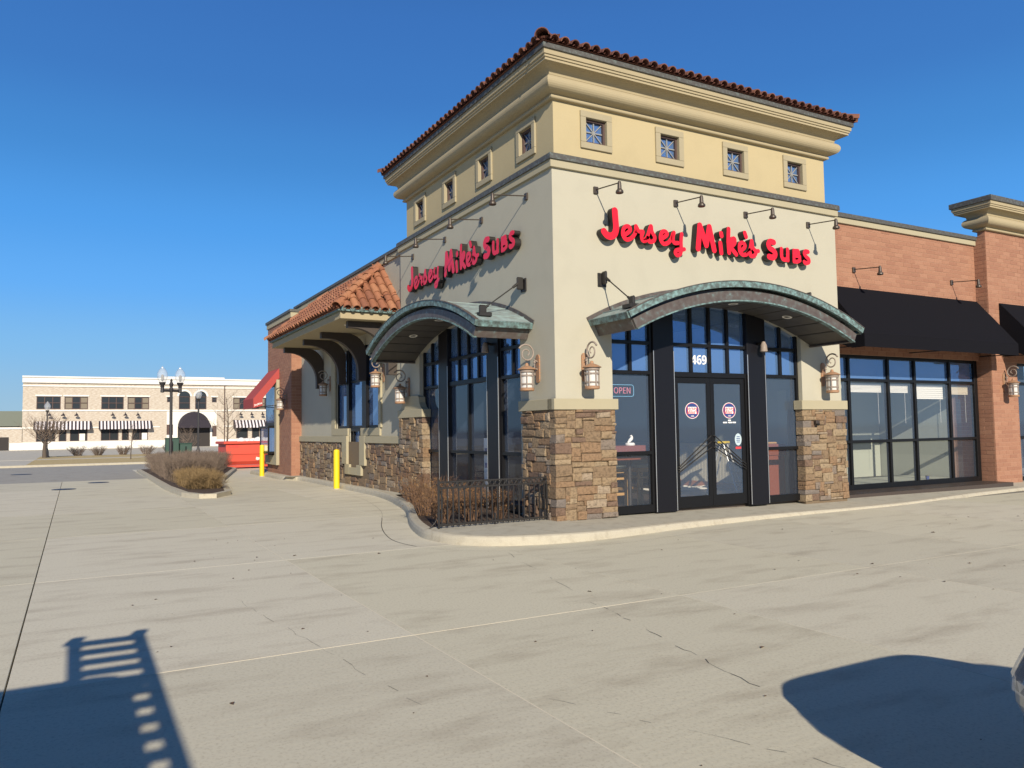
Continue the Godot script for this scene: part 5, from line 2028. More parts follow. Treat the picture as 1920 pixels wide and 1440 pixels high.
func _branch(mb: MB, p: Vector3, d: Vector3, l: float, r: float, levels: int) -> void:
	var q := p
	for i in 3:
		var e := q + d * l / 3
		twig(mb, q, e, r * (1.0 - i * 0.27), r * (0.73 - i * 0.25))
		q = e
		d = (d + Vector3(rng.randf_range(-0.25, 0.25), rng.randf_range(-0.05, 0.25), rng.randf_range(-0.25, 0.25))).normalized()
		if levels > 0:
			for k in 2:
				var b := (d + Vector3(rng.randf_range(-0.9, 0.9), rng.randf_range(-0.3, 0.7), rng.randf_range(-0.9, 0.9))).normalized()
				_branch(mb, e, b, l * rng.randf_range(0.35, 0.55), r * 0.45, levels - 1)


func plants() -> void:
	# clipped hedges on the island
	rng.seed = 21
	var mb := MB.new()
	hedge_block(mb, Vector3(-4.12, 0.11, -15.3), Vector3(-3.1, 0.54, -11.9), 1300, 0.004, 0.015)
	single("low_hedge", mb, M.twig_gold, "low golden brown clipped hedge at the tip of the island", "hedge", "dormant hedges")
	var i := 0
	for r in [[-4.2, -18.6, -16.6, -2.6], [-4.2, -20.8, -18.7, -2.2], [-4.2, -22.9, -20.9, -1.7], [-4.2, -25.0, -23.0, -1.15], [-4.1, -27.2, -25.1, -0.7]]:
		mb = MB.new()
		hedge_block(mb, Vector3(r[0], 0.11, r[1]), Vector3(r[3], 0.86 + 0.06 * (i % 2), r[2]), 1000, 0.005)
		single("tall_hedge", mb, M.twig_grey, ["grey leafless hedge just behind the low golden hedge, nearest of five", "grey leafless hedge, second of five from the low golden hedge", "grey leafless hedge, middle of the five on the island", "grey leafless hedge in front of the twin lamp post", "grey leafless hedge beside the red dumpster, farthest of five"][i], "hedge", "dormant hedges")
		i += 1
	# shrubs in the bed behind the railing
	var words := ["reddish bare shrub at the kerb bend, left end of the railing bed", "bare twiggy shrub behind the left part of the railing", "bare twiggy shrub behind the middle of the railing", "bare twiggy shrub behind the right part of the railing", "reddish bare shrub against the far stone pier", "bare shrub in the bed under the side windows, far one", "bare shrub in the bed under the side windows, near one"]
	i = 0
	for s in [[-1.3, -2.3, 0.6, 0.42], [-1.5, -1.15, 0.52, 0.36], [-1.0, -1.1, 0.55, 0.34], [-0.48, -1.1, 0.52, 0.32], [-0.55, -4.7, 0.7, 0.42], [-0.6, -3.4, 0.62, 0.38], [-0.65, -2.1, 0.58, 0.4]]:
		rng.seed = 60 + i
		mb = bare_shrub(40, s[2], s[3], 9, 0.0055)
		var o := thing("bare_shrub", words[i], "shrub", Vector3(s[0], 0.12, s[1]), 0.0, "shrubs in the railing bed")
		part(o, "stems", mb, M.twig_brown)
		mb = MB.new()
		for k in 480:
			mb.shade(rng.randf_range(0.4, 1.6))
			var q: Vector3 = Vector3(rng.randfn(), 0, rng.randfn()) * float(s[3]) * 0.42
			leaf_at(mb, q + Vector3.UP * s[2] * (0.25 + 0.72 * rng.randf() * (1.0 - 0.25 * q.length() / s[3])), rng.randf_range(0.008, 0.02))
		stuff(part(o, "leaves", mb, M.leaf_gold))
		i += 1
	# verge shrubs and young trees across the street
	rng.seed = 90
	mb = bare_shrub(70, 0.75, 0.75, 7, 0.012)
	var first := single("verge_shrub", mb, M.twig_grey, "round bare shrub on the far lawn, first from the left", "shrub", "round shrubs across the street")
	first.position = Vector3(-6.5, 0.08, -58.8)
	i = 1
	for x in [-5.1, -3.4, -1.7, 0.0]:
		copy_of(first, "round bare shrub on the far lawn, %s from the left" % ["second", "third", "fourth", "fifth"][i - 1], Vector3(x, 0.08, -58.8 + 0.3 * (i % 2)), i * 1.3)
		i += 1
	i = 0
	for t in [[Vector3(-8.6, 0.08, -55.0), 2.3, 1.5, 0.16, 2, 11, 0.42, "small spreading bare tree by the left lamp post"], [Vector3(-3.6, 0.08, -45.0), 2.5, 0.4, 0.035, 1, 12, 0.4, "thin leafless sapling on the far lawn"], [Vector3(4.7, 0.08, -60.5), 5.2, 1.5, 0.09, 2, 13, 0.22, "upright bare tree above the red dumpster"], [Vector3(0.6, 0.08, -52.0), 1.9, 0.8, 0.05, 2, 14, 0.2, "small bushy bare tree before the arched entrance"]]:
		var tc := branchy_tree(t[1], t[2], t[3], t[4], t[5], t[6])
		var o := thing("bare_tree", t[7], "tree", t[0], 0.0, "bare trees across the street")
		part(o, "trunk", tc[0], M.bark)
		part(o, "crown", tc[1], M.twig_grey)


# ------------------------------------------------------------------ street furniture
func railing() -> void:
	var o := thing("iron_railing", "low black wrought iron railing with a row of rings beside the stone pier", "railing", Vector3(-1.96, WALK - 0.03, -0.22))
	var w := 1.90
	var mb := MB.new()
	for y in [0.075, 0.62, 0.71]:
		mb.cbox(Vector3(0, y - 0.013, -0.012), Vector3(w, y + 0.013, 0.012), 0.003)
	part(o, "rails", mb, M.dark_iron)
	var cnt := 20
	var pk := MB.new()
	pk.box2(Vector3(-0.009, 0.04, -0.009), Vector3(0.009, 0.611, 0.009))
	var pm := pk.mesh()
	var ring := MB.new()
	var pts := []
	for k in 17:
		pts.append(Vector3(0.037 * cos(TAU * k / 16), 0.665 + 0.037 * sin(TAU * k / 16), 0))
	ring.tube(pts, 0.0085, 6)
	var rm := ring.mesh()
	for i in cnt:
		var x := w * (i + 0.5) / cnt
		part(o, "picket", pm, M.dark_iron).position.x = x
		part(o, "ring", rm, M.dark_iron).position.x = x
	for x in [0.0, w * 0.5, w]:
		mb = MB.new()
		mb.cbox(Vector3(x - 0.014, -0.02, -0.014), Vector3(x + 0.014, 0.74 if x != w * 0.5 else 0.2, 0.014), 0.003)
		part(o, "post", mb, M.dark_iron)
	# bent end stay at the left, with its brace to the ground
	mb = MB.new()
	mb.tube([Vector3(0.0, 0.62, 0.0), Vector3(0.10, 0.45, -0.06), Vector3(0.09, 0.28, -0.09), Vector3(-0.02, 0.1, -0.1), Vector3(-0.12, 0.0, -0.12)], 0.010, 6)
	mb.tube([Vector3(0.0, 0.74, 0.0), Vector3(-0.015, 0.79, 0.0)], [0.016, 0.004], 6)
	part(o, "end_stay", mb, M.dark_iron)


func lamp_post(label: String, at: Vector3, h: float, twin: bool, turn: float) -> void:
	var o := thing("street_lamp", label, "street lamp", at, turn, "acorn globe street lamps")
	var mb := MB.new()
	mb.lathe([Vector2(0.20, 0.0), Vector2(0.20, 0.08), Vector2(0.15, 0.12), Vector2(0.13, 0.45), Vector2(0.09, 0.6), Vector2(0.062, 0.75), Vector2(0.055, h - 0.95), Vector2(0.075, h - 0.93), Vector2(0.06, h - 0.88)], 14)
	part(o, "post", mb, M.lamp_black)
	var heads := [Vector3(0, h - 0.92, 0)]
	if twin:
		mb = MB.new()
		mb.tube([Vector3(-0.36, h - 1.0, 0), Vector3(0.36, h - 1.0, 0)], 0.06, 10)
		mb.lathe([Vector2(0.07, -0.06), Vector2(0.09, 0.05), Vector2(0.05, 0.12), Vector2(0.085, 0.26), Vector2(0.04, 0.36), Vector2(0.05, 0.42), Vector2(0.0, 0.5)], 12, Vector3(0, h - 1.0, 0))
		part(o, "cross_arm", mb, M.lamp_black)
		heads = [Vector3(-0.36, h - 1.0, 0), Vector3(0.36, h - 1.0, 0)]
	for p in heads:
		mb = MB.new()
		mb.lathe([Vector2(0.0, -0.1), Vector2(0.075, -0.08), Vector2(0.062, 0.12), Vector2(0.09, 0.14), Vector2(0.065, 0.17), Vector2(0.12, 0.28), Vector2(0.14, 0.32), Vector2(0.10, 0.33)], 14, p)
		var c := part(o, "lamp_cup", mb, M.lamp_black)
		mb = MB.new()
		mb.lathe([Vector2(0.11, 0.32), Vector2(0.17, 0.44), Vector2(0.205, 0.58), Vector2(0.195, 0.70), Vector2(0.15, 0.80), Vector2(0.10, 0.86)], 18, p)
		part(c, "globe", mb, M.lamp_globe)
		mb = MB.new()
		mb.lathe([Vector2(0.10, 0.86), Vector2(0.105, 0.875), Vector2(0.06, 0.90), Vector2(0.055, 0.93), Vector2(0.0, 1.0)], 14, p)
		part(c, "globe_cap", mb, M.lamp_globe)
		mb = MB.new()
		mb.lathe([Vector2(0.0, 0.36), Vector2(0.05, 0.4), Vector2(0.06, 0.6), Vector2(0.0, 0.66)], 10, p)
		part(c, "reflector", mb, M.muntin_grey)


func bollard(label: String, at: Vector3, h: float) -> void:
	var o := thing("bollard", label, "bollard", at, 0.0, "yellow bollards of the drive-through")
	var mb := MB.new()
	mb.lathe([Vector2(0.085, -0.02), Vector2(0.085, h - 0.05), Vector2(0.07, h - 0.015), Vector2(0.04, h), Vector2(0.0, h + 0.006)], 20)
	part(o, "post", mb, M.yellow_paint)
	mb = MB.new()
	mb.lathe([Vector2(0.10, -0.01), Vector2(0.10, 0.012), Vector2(0.086, 0.02)], 20)
	part(o, "collar", mb, M.kerb)


func dumpster() -> void:
	var o := thing("dumpster", "red steel dumpster with white scuffs standing behind the yellow bollard", "dumpster", Vector3(-0.85, 0.0, -28.6), 0.06)
	var mb := MB.new()
	# open hopper: front (towards +z) leans out
	var prof := PackedVector2Array([Vector2(0.0, 0.18), Vector2(1.45, 0.18), Vector2(1.62, 0.34), Vector2(1.66, 0.68), Vector2(1.60, 0.72), Vector2(1.60, 1.18), Vector2(0.0, 1.18)])
	mb.xf = Transform3D(Basis(Vector3.UP, -PI / 2), Vector3(0.04, 0, 0))
	mb.prism(prof, -2.45, 0.0)
	part(o, "hopper", mb, M.dumpster_red)
	mb = MB.new()
	mb.cbox(Vector3(-0.08, 1.14, -0.05), Vector3(2.6, 1.26, 1.70), 0.015)
	part(o, "rim", mb, M.dumpster_red)
	mb = MB.new()
	mb.cbox(Vector3(0.02, 0.66, 1.6), Vector3(2.5, 0.72, 1.69), 0.01)
	part(o, "rib", mb, M.dumpster_red)
	mb = MB.new()
	mb.cbox(Vector3(0.1, 0.03, 0.1), Vector3(0.3, 0.17, 1.5), 0.01)
	mb.cbox(Vector3(2.2, 0.03, 0.1), Vector3(2.4, 0.17, 1.5), 0.01)
	mb.cbox(Vector3(0.3, 0.06, 1.3), Vector3(2.2, 0.16, 1.5), 0.01)
	part(o, "skids", mb, M.dumpster_red)
	# heap of pale rubbish sacks showing above the rim
	rng.seed = 33
	mb = MB.new()
	for i in 11:
		var c := Vector3(0.8 + i * 0.15, 1.22, 1.0 + rng.randf_range(-0.4, 0.4))
		var r := rng.randf_range(0.14, 0.24)
		mb.lathe([Vector2(r, 0.0), Vector2(r * 0.95, r * 0.4), Vector2(r * 0.6, r * 0.8), Vector2(r * 0.15, r * 1.0), Vector2(0.0, r * 0.97)], 9, c, false)
	part(o, "rubbish", mb, M.white)
	text_part(o, "stencil", "C110", 0.13, 0.004, M.logo_red, Transform3D(Basis(), Vector3(0.38, 1.03, 1.603)))
	mb = MB.new()
	mb.box2(Vector3(1.72, 0.80, 1.598), Vector3(2.05, 1.04, 1.604))
	part(o, "notice_plate", mb, M.white)
	mb = MB.new()
	mb.prism(PackedVector2Array([Vector2(1.35, 0.42), Vector2(1.38, 0.53), Vector2(1.48, 0.50), Vector2(1.68, 0.51), Vector2(1.70, 0.45), Vector2(1.52, 0.40), Vector2(1.42, 0.37)]), 1.655, 1.668)
	part(o, "scuffed_sticker", mb, M.off_white)


func street() -> void:
	railing()
	bollard("yellow bollard at the kerb in front of the stepped window surround", Vector3(-0.24, 0.0, -11.3), 1.12)
	bollard("yellow bollard farther back in front of the red dumpster", Vector3(-0.62, 0.0, -19.6), 1.18)
	dumpster()
	lamp_post("twin globe lamp post standing in the grey hedge", Vector3(-3.33, 0.1, -24.0), 4.3, true, 0.3)
	lamp_post("single globe lamp post right of the twin lamp, before the arched entrance", Vector3(0.28, 0.08, -44.0), 4.45, false, 0.0)
	lamp_post("single globe lamp post on the far lawn at the left", Vector3(-8.52, 0.08, -56.5), 4.05, false, 0.0)
	# utility cabinets behind the hedge
	var i := 0
	for r in [[-2.02, -1.30, 1.42, "tall dark green utility cabinet behind the hedge"], [-1.25, -0.58, 1.1, "lower dark green utility cabinet right of the tall one"]]:
		var u := thing("utility_cabinet", r[3], "cabinet", Vector3(r[0], 0.0, -40.6), 0.0, "green utility cabinets")
		var w: float = r[1] - r[0]
		var mb := MB.new()
		mb.cbox(Vector3(0, -0.02, 0), Vector3(w, r[2] - 0.05, 0.6), 0.02)
		part(u, "housing", mb, M.utility_green)
		mb = MB.new()
		mb.cbox(Vector3(-0.03, r[2] - 0.05, -0.03), Vector3(w + 0.03, r[2], 0.63), 0.015)
		part(u, "lid", mb, M.utility_green)
		mb = MB.new()
		mb.cbox(Vector3(w * 0.45, 0.2, 0.6), Vector3(w * 0.55, r[2] - 0.2, 0.62), 0.005)
		part(u, "door_strip", mb, M.black_metal)
		i += 1


# ------------------------------------------------------------------ the building across the street
func far_window(parent: Node3D, x0: float, x1: float, y0: float, y1: float, z: float, cols: int, bars: bool, back: Material) -> void:
	var fr := MB.new()
	var t := 0.09
	fr.box2(Vector3(x0, y0, z - 0.12), Vector3(x0 + t, y1, z - 0.02))
	fr.box2(Vector3(x1 - t, y0, z - 0.12), Vector3(x1, y1, z - 0.02))
	fr.box2(Vector3(x0 + t, y0, z - 0.12), Vector3(x1 - t, y0 + t, z - 0.021))
	fr.box2(Vector3(x0 + t, y1 - t, z - 0.12), Vector3(x1 - t, y1, z - 0.021))
	for i in range(1, cols):
		var x := lerpf(x0, x1, float(i) / cols)
		fr.box2(Vector3(x - 0.045, y0 + t, z - 0.12), Vector3(x + 0.045, y1 - t, z - 0.022))
	if bars:
		fr.box2(Vector3(x0 + t, (y0 + y1) / 2 - 0.04, z - 0.12), Vector3(x1 - t, (y0 + y1) / 2 + 0.04, z - 0.023))
	var w := part(parent, "window", fr, M.window_frame_brown)
	for i in cols:
		var a := lerpf(x0, x1, float(i) / cols)
		var b := lerpf(x0, x1, float(i + 1) / cols)
		var pb := MB.new()
		pb.quad(Vector3(a, y0, z - 0.10), Vector3(b, y0, z - 0.10), Vector3(b, y1, z - 0.10), Vector3(a, y1, z - 0.10))
		part(w, "pane", pb, back if i % 2 == 0 or back == M.glass_far else M.glass_far)


func far_building() -> void:
	var z := -98.0
	var o := thing("office_building", "long two storey pale brick building with striped awnings across the street", "building")
	var mb := MB.new()
	mb.box2(Vector3(-12.1, 0.0, z - 16), Vector3(40.0, 8.3, z - 0.15))
	part(o, "core", mb, M.interior_dark)
	# brick skin made of piers and bands round the openings
	var open := [[-10.76, -8.26, 4.85, 6.4], [-7.88, -5.38, 4.85, 6.4], [-3.95, -1.48, 4.85, 6.4], [-1.06, 1.39, 4.85, 6.4], [3.45, 4.03, 5.75, 6.42], [4.85, 6.2, 4.85, 6.5], [6.8, 8.18, 4.85, 6.5], [8.84, 9.44, 5.75, 6.42], [11.5, 16.4, 4.85, 6.4], [17.8, 22.0, 4.85, 6.4], [-10.74, -8.75, 1.0, 2.55], [-8.42, -7.6, 1.0, 2.55], [-7.25, -5.38, 1.0, 2.55], [-3.95, -2.0, 1.0, 2.55], [-1.65, -0.85, 1.0, 2.55], [-0.5, 1.3, 1.0, 2.55], [11.9, 13.4, 1.0, 2.55], [13.9, 14.9, 1.0, 2.55], [15.4, 17.0, 1.0, 2.55], [3.45, 4.2, 1.6, 2.9], [8.9, 9.45, 1.3, 2.7]]
	var xs := [-12.15, 40.0]
	var ys := [0.9, 8.0]
	for r in open:
		for x in [r[0], r[1]]:
			if not xs.has(x):
				xs.append(x)
		for y in [r[2], r[3]]:
			if not ys.has(y):
				ys.append(y)
	for x in [4.75, 8.65]:
		xs.append(x)
	ys.append(4.6)
	xs.sort()
	ys.sort()
	var skin := MB.new()
	var white := MB.new()
	var white2 := MB.new()
	for a in xs.size() - 1:
		for b in ys.size() - 1:
			var cx: float = (xs[a] + xs[a + 1]) / 2
			var cyy: float = (ys[b] + ys[b + 1]) / 2
			var hole: bool = cx > 4.75 and cx < 8.65 and cyy < 4.6
			for r in open:
				if cx > r[0] and cx < r[1] and cyy > r[2] and cyy < r[3]:
					hole = true
			if not hole:
				var own: MB = skin
				if cx > 2.65 and cx < 10.3 and cyy < 4.6:
					own = white if cx < 6.7 else white2
				own.box2(Vector3(xs[a], ys[b], z - 0.2), Vector3(xs[a + 1], ys[b + 1], z))
	part(o, "brick_wall", skin, M.far_brick)
	part(o, "white_entrance_wall", white, M.far_white)
	part(o, "white_entrance_wall", white2, M.far_white)
	# spandrel round the arched porch
	var arch := PackedVector2Array([Vector2(4.74, 4.62), Vector2(4.74, 2.6)])
	for i in 21:
		var t := PI * (1.0 - i / 20.0)
		arch.append(Vector2(6.7 + 1.93 * cos(t), 2.6 + 1.92 * sin(t)))
	arch.append_array(PackedVector2Array([Vector2(8.66, 2.6), Vector2(8.66, 4.62)]))
	mb = MB.new()
	mb.xf = Transform3D(Basis(), Vector3(0, 0, z))
	mb.prism(arch, -0.2, 0.004)
	part(o, "arch_spandrel", mb, M.far_white)
	for r in [[-12.2, 40.05, 8.0, 8.75, 0.25], [-12.22, 40.06, 8.62, 8.8, 0.38], [-12.18, 40.03, 7.55, 7.72, 0.12], [-12.18, 40.02, 4.6, 4.78, 0.1], [-12.17, 2.66, 2.55, 2.72, 0.09], [10.3, 40.0, 2.55, 2.72, 0.09], [-12.18, 4.75, 0.0, 0.95, 0.12], [8.65, 40.0, 0.0, 0.95, 0.12]]:
		mb = MB.new()
		mb.cbox(Vector3(r[0], r[2], z - 0.3), Vector3(r[1], r[3], z + r[4]), 0.02)
		part(o, "white_band", mb, M.far_white)
	mb = MB.new()
	mb.cbox(Vector3(2.7, 8.75, z - 0.5), Vector3(10.35, 9.0, z + 0.3), 0.03)
	part(o, "parapet_block", mb, M.far_white)
	for r in open:
		var w: float = r[1] - r[0]
		var tall: bool = r[3] - r[2] > 1.2
		if r[0] > 3.0 and r[0] < 10.0 and r[2] < 3.0:
			var dk := MB.new()
			dk.box2(Vector3(r[0], r[2], z - 0.19), Vector3(r[1], r[3], z - 0.1))
			part(o, "dark_panel", dk, M.window_frame_brown)
			continue
		var back: Material = M.curtain_tan if (r[0] > -8 and r[0] < -5 and r[2] > 4) or (r[0] > -1.2 and r[0] < 0 and r[2] > 4) or r[0] > 11 and r[2] > 4 else M.glass_far
		far_window(o, r[0], r[1], r[2], r[3], z, 6 if w > 4.0 else 3 if w > 2.3 and r[2] > 4 else 2 if w > 1.5 else 1, r[2] > 4.0, back)
		if r[2] > 4.0:
			mb = MB.new()
			if r[0] > 4.5 and r[0] < 7.0:                     # arched heads
				mb.arc_band((r[0] + r[1]) / 2, 6.5, w / 2, w / 2 + 0.22, PI / 2, z - 0.05, z + 0.08, 16)
				part(o, "arch_moulding", mb, M.far_white)
				mb = MB.new()
				mb.xf = Transform3D(Basis(), Vector3(0, 0, z))
				var half := PackedVector2Array()
				for i in 13:
					half.append(Vector2((r[0] + r[1]) / 2 + cos(PI * i / 12) * w / 2, 6.5 + sin(PI * i / 12) * w / 2))
				mb.prism(half, -0.05, 0.012)
				part(o, "arched_pane", mb, M.glass_far)
			else:
				mb.cbox(Vector3(r[0] - 0.12, r[3], z - 0.02), Vector3(r[1] + 0.12, r[3] + 0.17, z + 0.1), 0.01)
				part(o, "window_head", mb, M.far_white)
		if tall and r[2] < 2.0:
			mb = MB.new()
			mb.cbox(Vector3(r[0] - 0.05, r[2] - 0.08, z - 0.05), Vector3(r[1] + 0.05, r[2], z + 0.14), 0.01)
			part(o, "sill", mb, M.far_white)
	# porch: dark half-round awning and doors
	mb = MB.new()
	for i in 16:
		var t0 := PI * i / 16
		var t1 := PI * (i + 1) / 16
		var a0 := Vector3(6.7 + 1.95 * cos(t0), 2.6 + 1.95 * sin(t0), z)
		var a1 := Vector3(6.7 + 1.95 * cos(t1), 2.6 + 1.95 * sin(t1), z)
		var b0 := Vector3(6.7 + 1.95 * cos(t0), 2.6 + 0.9 * sin(t0), z + 1.2)
		var b1 := Vector3(6.7 + 1.95 * cos(t1), 2.6 + 0.9 * sin(t1), z + 1.2)
		mb.quad(a0, a1, b1, b0)
		mb.tri(b0, b1, Vector3(6.7, 2.6, z + 1.2))
	mb.quad(Vector3(4.75, 2.45, z + 1.2), Vector3(8.65, 2.45, z + 1.2), Vector3(8.65, 2.6, z + 1.2), Vector3(4.75, 2.6, z + 1.2))
	part(o, "porch_awning", mb, M.stripe_black)
	var dr := MB.new()
	for x in [5.0, 5.85, 6.7, 7.55, 8.35]:
		dr.box2(Vector3(x - 0.05, 0.06, z - 0.6), Vector3(x + 0.05, 2.6, z - 0.5))
	dr.box2(Vector3(4.95, 2.1, z - 0.6), Vector3(8.4, 2.2, z - 0.49))
	var dd := part(o, "entrance_doors", dr, M.black_metal)
	mb = MB.new()
	mb.quad(Vector3(4.7, 0.06, z - 0.56), Vector3(8.7, 0.06, z - 0.56), Vector3(8.7, 2.7, z - 0.56), Vector3(4.7, 2.7, z - 0.56))
	part(dd, "pane", mb, M.glass_far)
	# rain pipe
	mb = MB.new()
	mb.tube([Vector3(10.4, 0.1, z + 0.12), Vector3(10.4, 8.3, z + 0.12)], 0.06, 8)
	part(o, "rain_pipe", mb, M.window_frame_brown)
	# striped awnings
	var k := 0
	for r in [[-11.0, -5.0, "striped black and white awning, left one on the far building"], [-4.2, 1.7, "striped black and white awning, middle one on the far building"], [11.5, 18.2, "striped black and white awning behind the red dumpster"]]:
		var a := thing("striped_awning", r[2], "awning", Vector3(0, 0, 0), 0.0, "striped awnings")
		var cnt := 31
		var sw := MB.new()
		var sbk := MB.new()
		for i in cnt:
			var x0 := lerpf(r[0], r[1], float(i) / cnt)
			var x1 := lerpf(r[0], r[1], float(i + 1) / cnt)
			var m: MB = sbk if i % 2 == 0 else sw
			m.quad(Vector3(x0, 2.62, z + 0.95), Vector3(x1, 2.62, z + 0.95), Vector3(x1, 3.42, z + 0.13), Vector3(x0, 3.42, z + 0.13))
			m.quad(Vector3(x0, 2.40, z + 0.95), Vector3(x1, 2.40, z + 0.95), Vector3(x1, 2.62, z + 0.95), Vector3(x0, 2.62, z + 0.95))
		part(a, "white_stripes", sw, M.stripe_white)
		part(a, "black_stripes", sbk, M.stripe_black)
		for x in [r[0], r[1]]:
			mb = MB.new()
			mb.tri(Vector3(x, 3.42, z + 0.13), Vector3(x, 2.4, z + 0.13), Vector3(x, 2.4, z + 0.95))
			mb.tri(Vector3(x, 3.42, z + 0.13), Vector3(x, 2.4, z + 0.95), Vector3(x, 2.62, z + 0.95))
			part(a, "end_cloth", mb, M.stripe_black)
		k += 1
	# gooseneck barn lights above the awnings
	var n := 0
	var fl: Node3D
	var xs2 := [-9.4, -8.0, -6.6, -2.7, -1.3, 0.1, 12.4, 13.8, 15.2]
	var who := ["first", "second", "third", "fourth", "fifth", "sixth", "seventh", "eighth", "ninth"]
	for x in xs2:
		var lbl := "small dark gooseneck light on the far pale brick wall, %s from the left" % who[n]
		if n == 0:
			fl = thing("gooseneck_light", lbl, "light", Vector3(x, 4.15, z), 0.0, "gooseneck lights on the far building")
			mb = MB.new()
			mb.tube([Vector3(0, 0.0, 0.0), Vector3(0, 0.28, 0.2), Vector3(0, 0.3, 0.45), Vector3(0, 0.1, 0.55)], 0.035, 6)
			part(fl, "neck", mb, M.stripe_black)
			mb = MB.new()
			mb.lathe([Vector2(0.25, -0.12), Vector2(0.2, -0.02), Vector2(0.08, 0.08), Vector2(0.0, 0.1)], 12, Vector3(0, 0.02, 0.56))
			part(fl, "shade", mb, M.stripe_black)
		else:
			copy_of(fl, lbl, Vector3(x, 4.15, z), 0.0)
		n += 1
	# white posters in two ground floor windows
	for e in [[-6.25, "white poster in the left ground floor window"], [0.6, "white poster in the second ground floor window from the left"]]:
		var p := thing("window_poster", e[1], "poster", Vector3(e[0], 1.05, z - 0.015), 0.0, "posters in the far windows")
		mb = MB.new()
		mb.box2(Vector3(0, 0, 0), Vector3(0.6, 0.85, 0.015))
		part(p, "sheet", mb, M.off_white)
		mb = MB.new()
		for i in 5:
			mb.box2(Vector3(0.08, 0.12 + i * 0.13, 0.016), Vector3(0.52, 0.17 + i * 0.13, 0.02))
		part(p, "print", mb, M.sticker_blue)
	# houses farther away at the left
	var hs := thing("distant_house", "grey roofed house behind the left end of the pale brick building", "house", Vector3(-19.0, 0, -125.0))
	mb = MB.new()
	mb.box2(Vector3(0, 0, 0), Vector3(9, 3.1, 7))
	part(hs, "wall", mb, M.curtain_tan)
	mb = MB.new()
	mb.xf = Transform3D(Basis(Vector3.UP, PI / 2), Vector3(-0.4, 3.1, 7.4))
	mb.prism(PackedVector2Array([Vector2(0, 0), Vector2(7.8, 0), Vector2(3.9, 2.2)]), 0.0, 9.8)
	part(hs, "roof", mb, M.far_roof)
	mb = MB.new()
	mb.box2(Vector3(1.5, 1.6, 6.99), Vector3(3.0, 2.7, 7.06))
	part(hs, "window", mb, M.glass_far)
	var an := thing("garden_wall_annex", "low pale brick annex with white base left of the far building", "annex", Vector3(-14.6, 0, -101.0))
	mb = MB.new()
	mb.box2(Vector3(0, 0.9, 0), Vector3(2.5, 2.5, 3))
	part(an, "wall", mb, M.far_brick)
	mb = MB.new()
	mb.cbox(Vector3(-0.1, 2.5, -0.1), Vector3(2.55, 2.75, 3.1), 0.02)
	mb.cbox(Vector3(1.2, 0.0, -0.05), Vector3(2.52, 0.9, 3.08), 0.02)
	part(an, "white_trim", mb, M.far_white)
	mb = MB.new()
	mb.box2(Vector3(0.1, 0.05, 2.96), Vector3(1.15, 1.6, 3.05))
	part(an, "opening", mb, M.interior_dark)
	hs = thing("distant_house", "dark low house at the left edge of the picture", "house", Vector3(-34.0, 0, -140.0))
	mb = MB.new()
	mb.box2(Vector3(0, 0, 0), Vector3(15.5, 2.7, 8))
	part(hs, "wall", mb, M.window_frame_brown)
	mb = MB.new()
	mb.xf = Transform3D(Basis(Vector3.UP, PI / 2), Vector3(-0.4, 2.7, 8.4))
	mb.prism(PackedVector2Array([Vector2(0, 0), Vector2(8.8, 0), Vector2(4.4, 1.2)]), 0.0, 16.3)
	part(hs, "roof", mb, M.window_frame_brown)


# ------------------------------------------------------------------ inside the shop
func bar_stool(label: String, at: Vector3) -> void:
	var o := thing("bar_stool", label, "stool", at, 0.0, "wooden bar stools")
	var mb := MB.new()
	mb.cbox(Vector3(-0.2, 0.72, -0.2), Vector3(0.2, 0.785, 0.2), 0.02)
	part(o, "seat_pad", mb, M.interior_pale)
	mb = MB.new()
	for s in [-1, 1]:
		mb.cbox(Vector3(-0.19, 0.64, s * 0.175 - 0.015), Vector3(0.19, 0.719, s * 0.175 + 0.015), 0.004)
		mb.cbox(Vector3(s * 0.175 - 0.015, 0.64, -0.16), Vector3(s * 0.175 + 0.015, 0.718, 0.16), 0.004)
	part(o, "seat_frame", mb, M.wood_tan)
	for q in [Vector2(-1, -1), Vector2(1, -1), Vector2(-1, 1), Vector2(1, 1)]:
		mb = MB.new()
		mb.xf = Transform3D(Basis(), Vector3(q.x * 0.175, 0, q.y * 0.175))
		mb.cbox(Vector3(-0.022, 0.0, -0.022), Vector3(0.022, 0.64, 0.022), 0.004)
		part(o, "leg", mb, M.wood_tan)
	mb = MB.new()
	for s in [-1, 1]:
		mb.cbox(Vector3(-0.155, 0.24, s * 0.175 - 0.012), Vector3(0.155, 0.29, s * 0.175 + 0.012), 0.004)
		mb.cbox(Vector3(-0.155, 0.52, s * 0.175 - 0.012), Vector3(0.155, 0.56, s * 0.175 + 0.012), 0.004)
		mb.cbox(Vector3(s * 0.175 - 0.012, 0.32, -0.155), Vector3(s * 0.175 + 0.012, 0.37, 0.155), 0.004)
	part(o, "stretchers", mb, M.wood_tan)


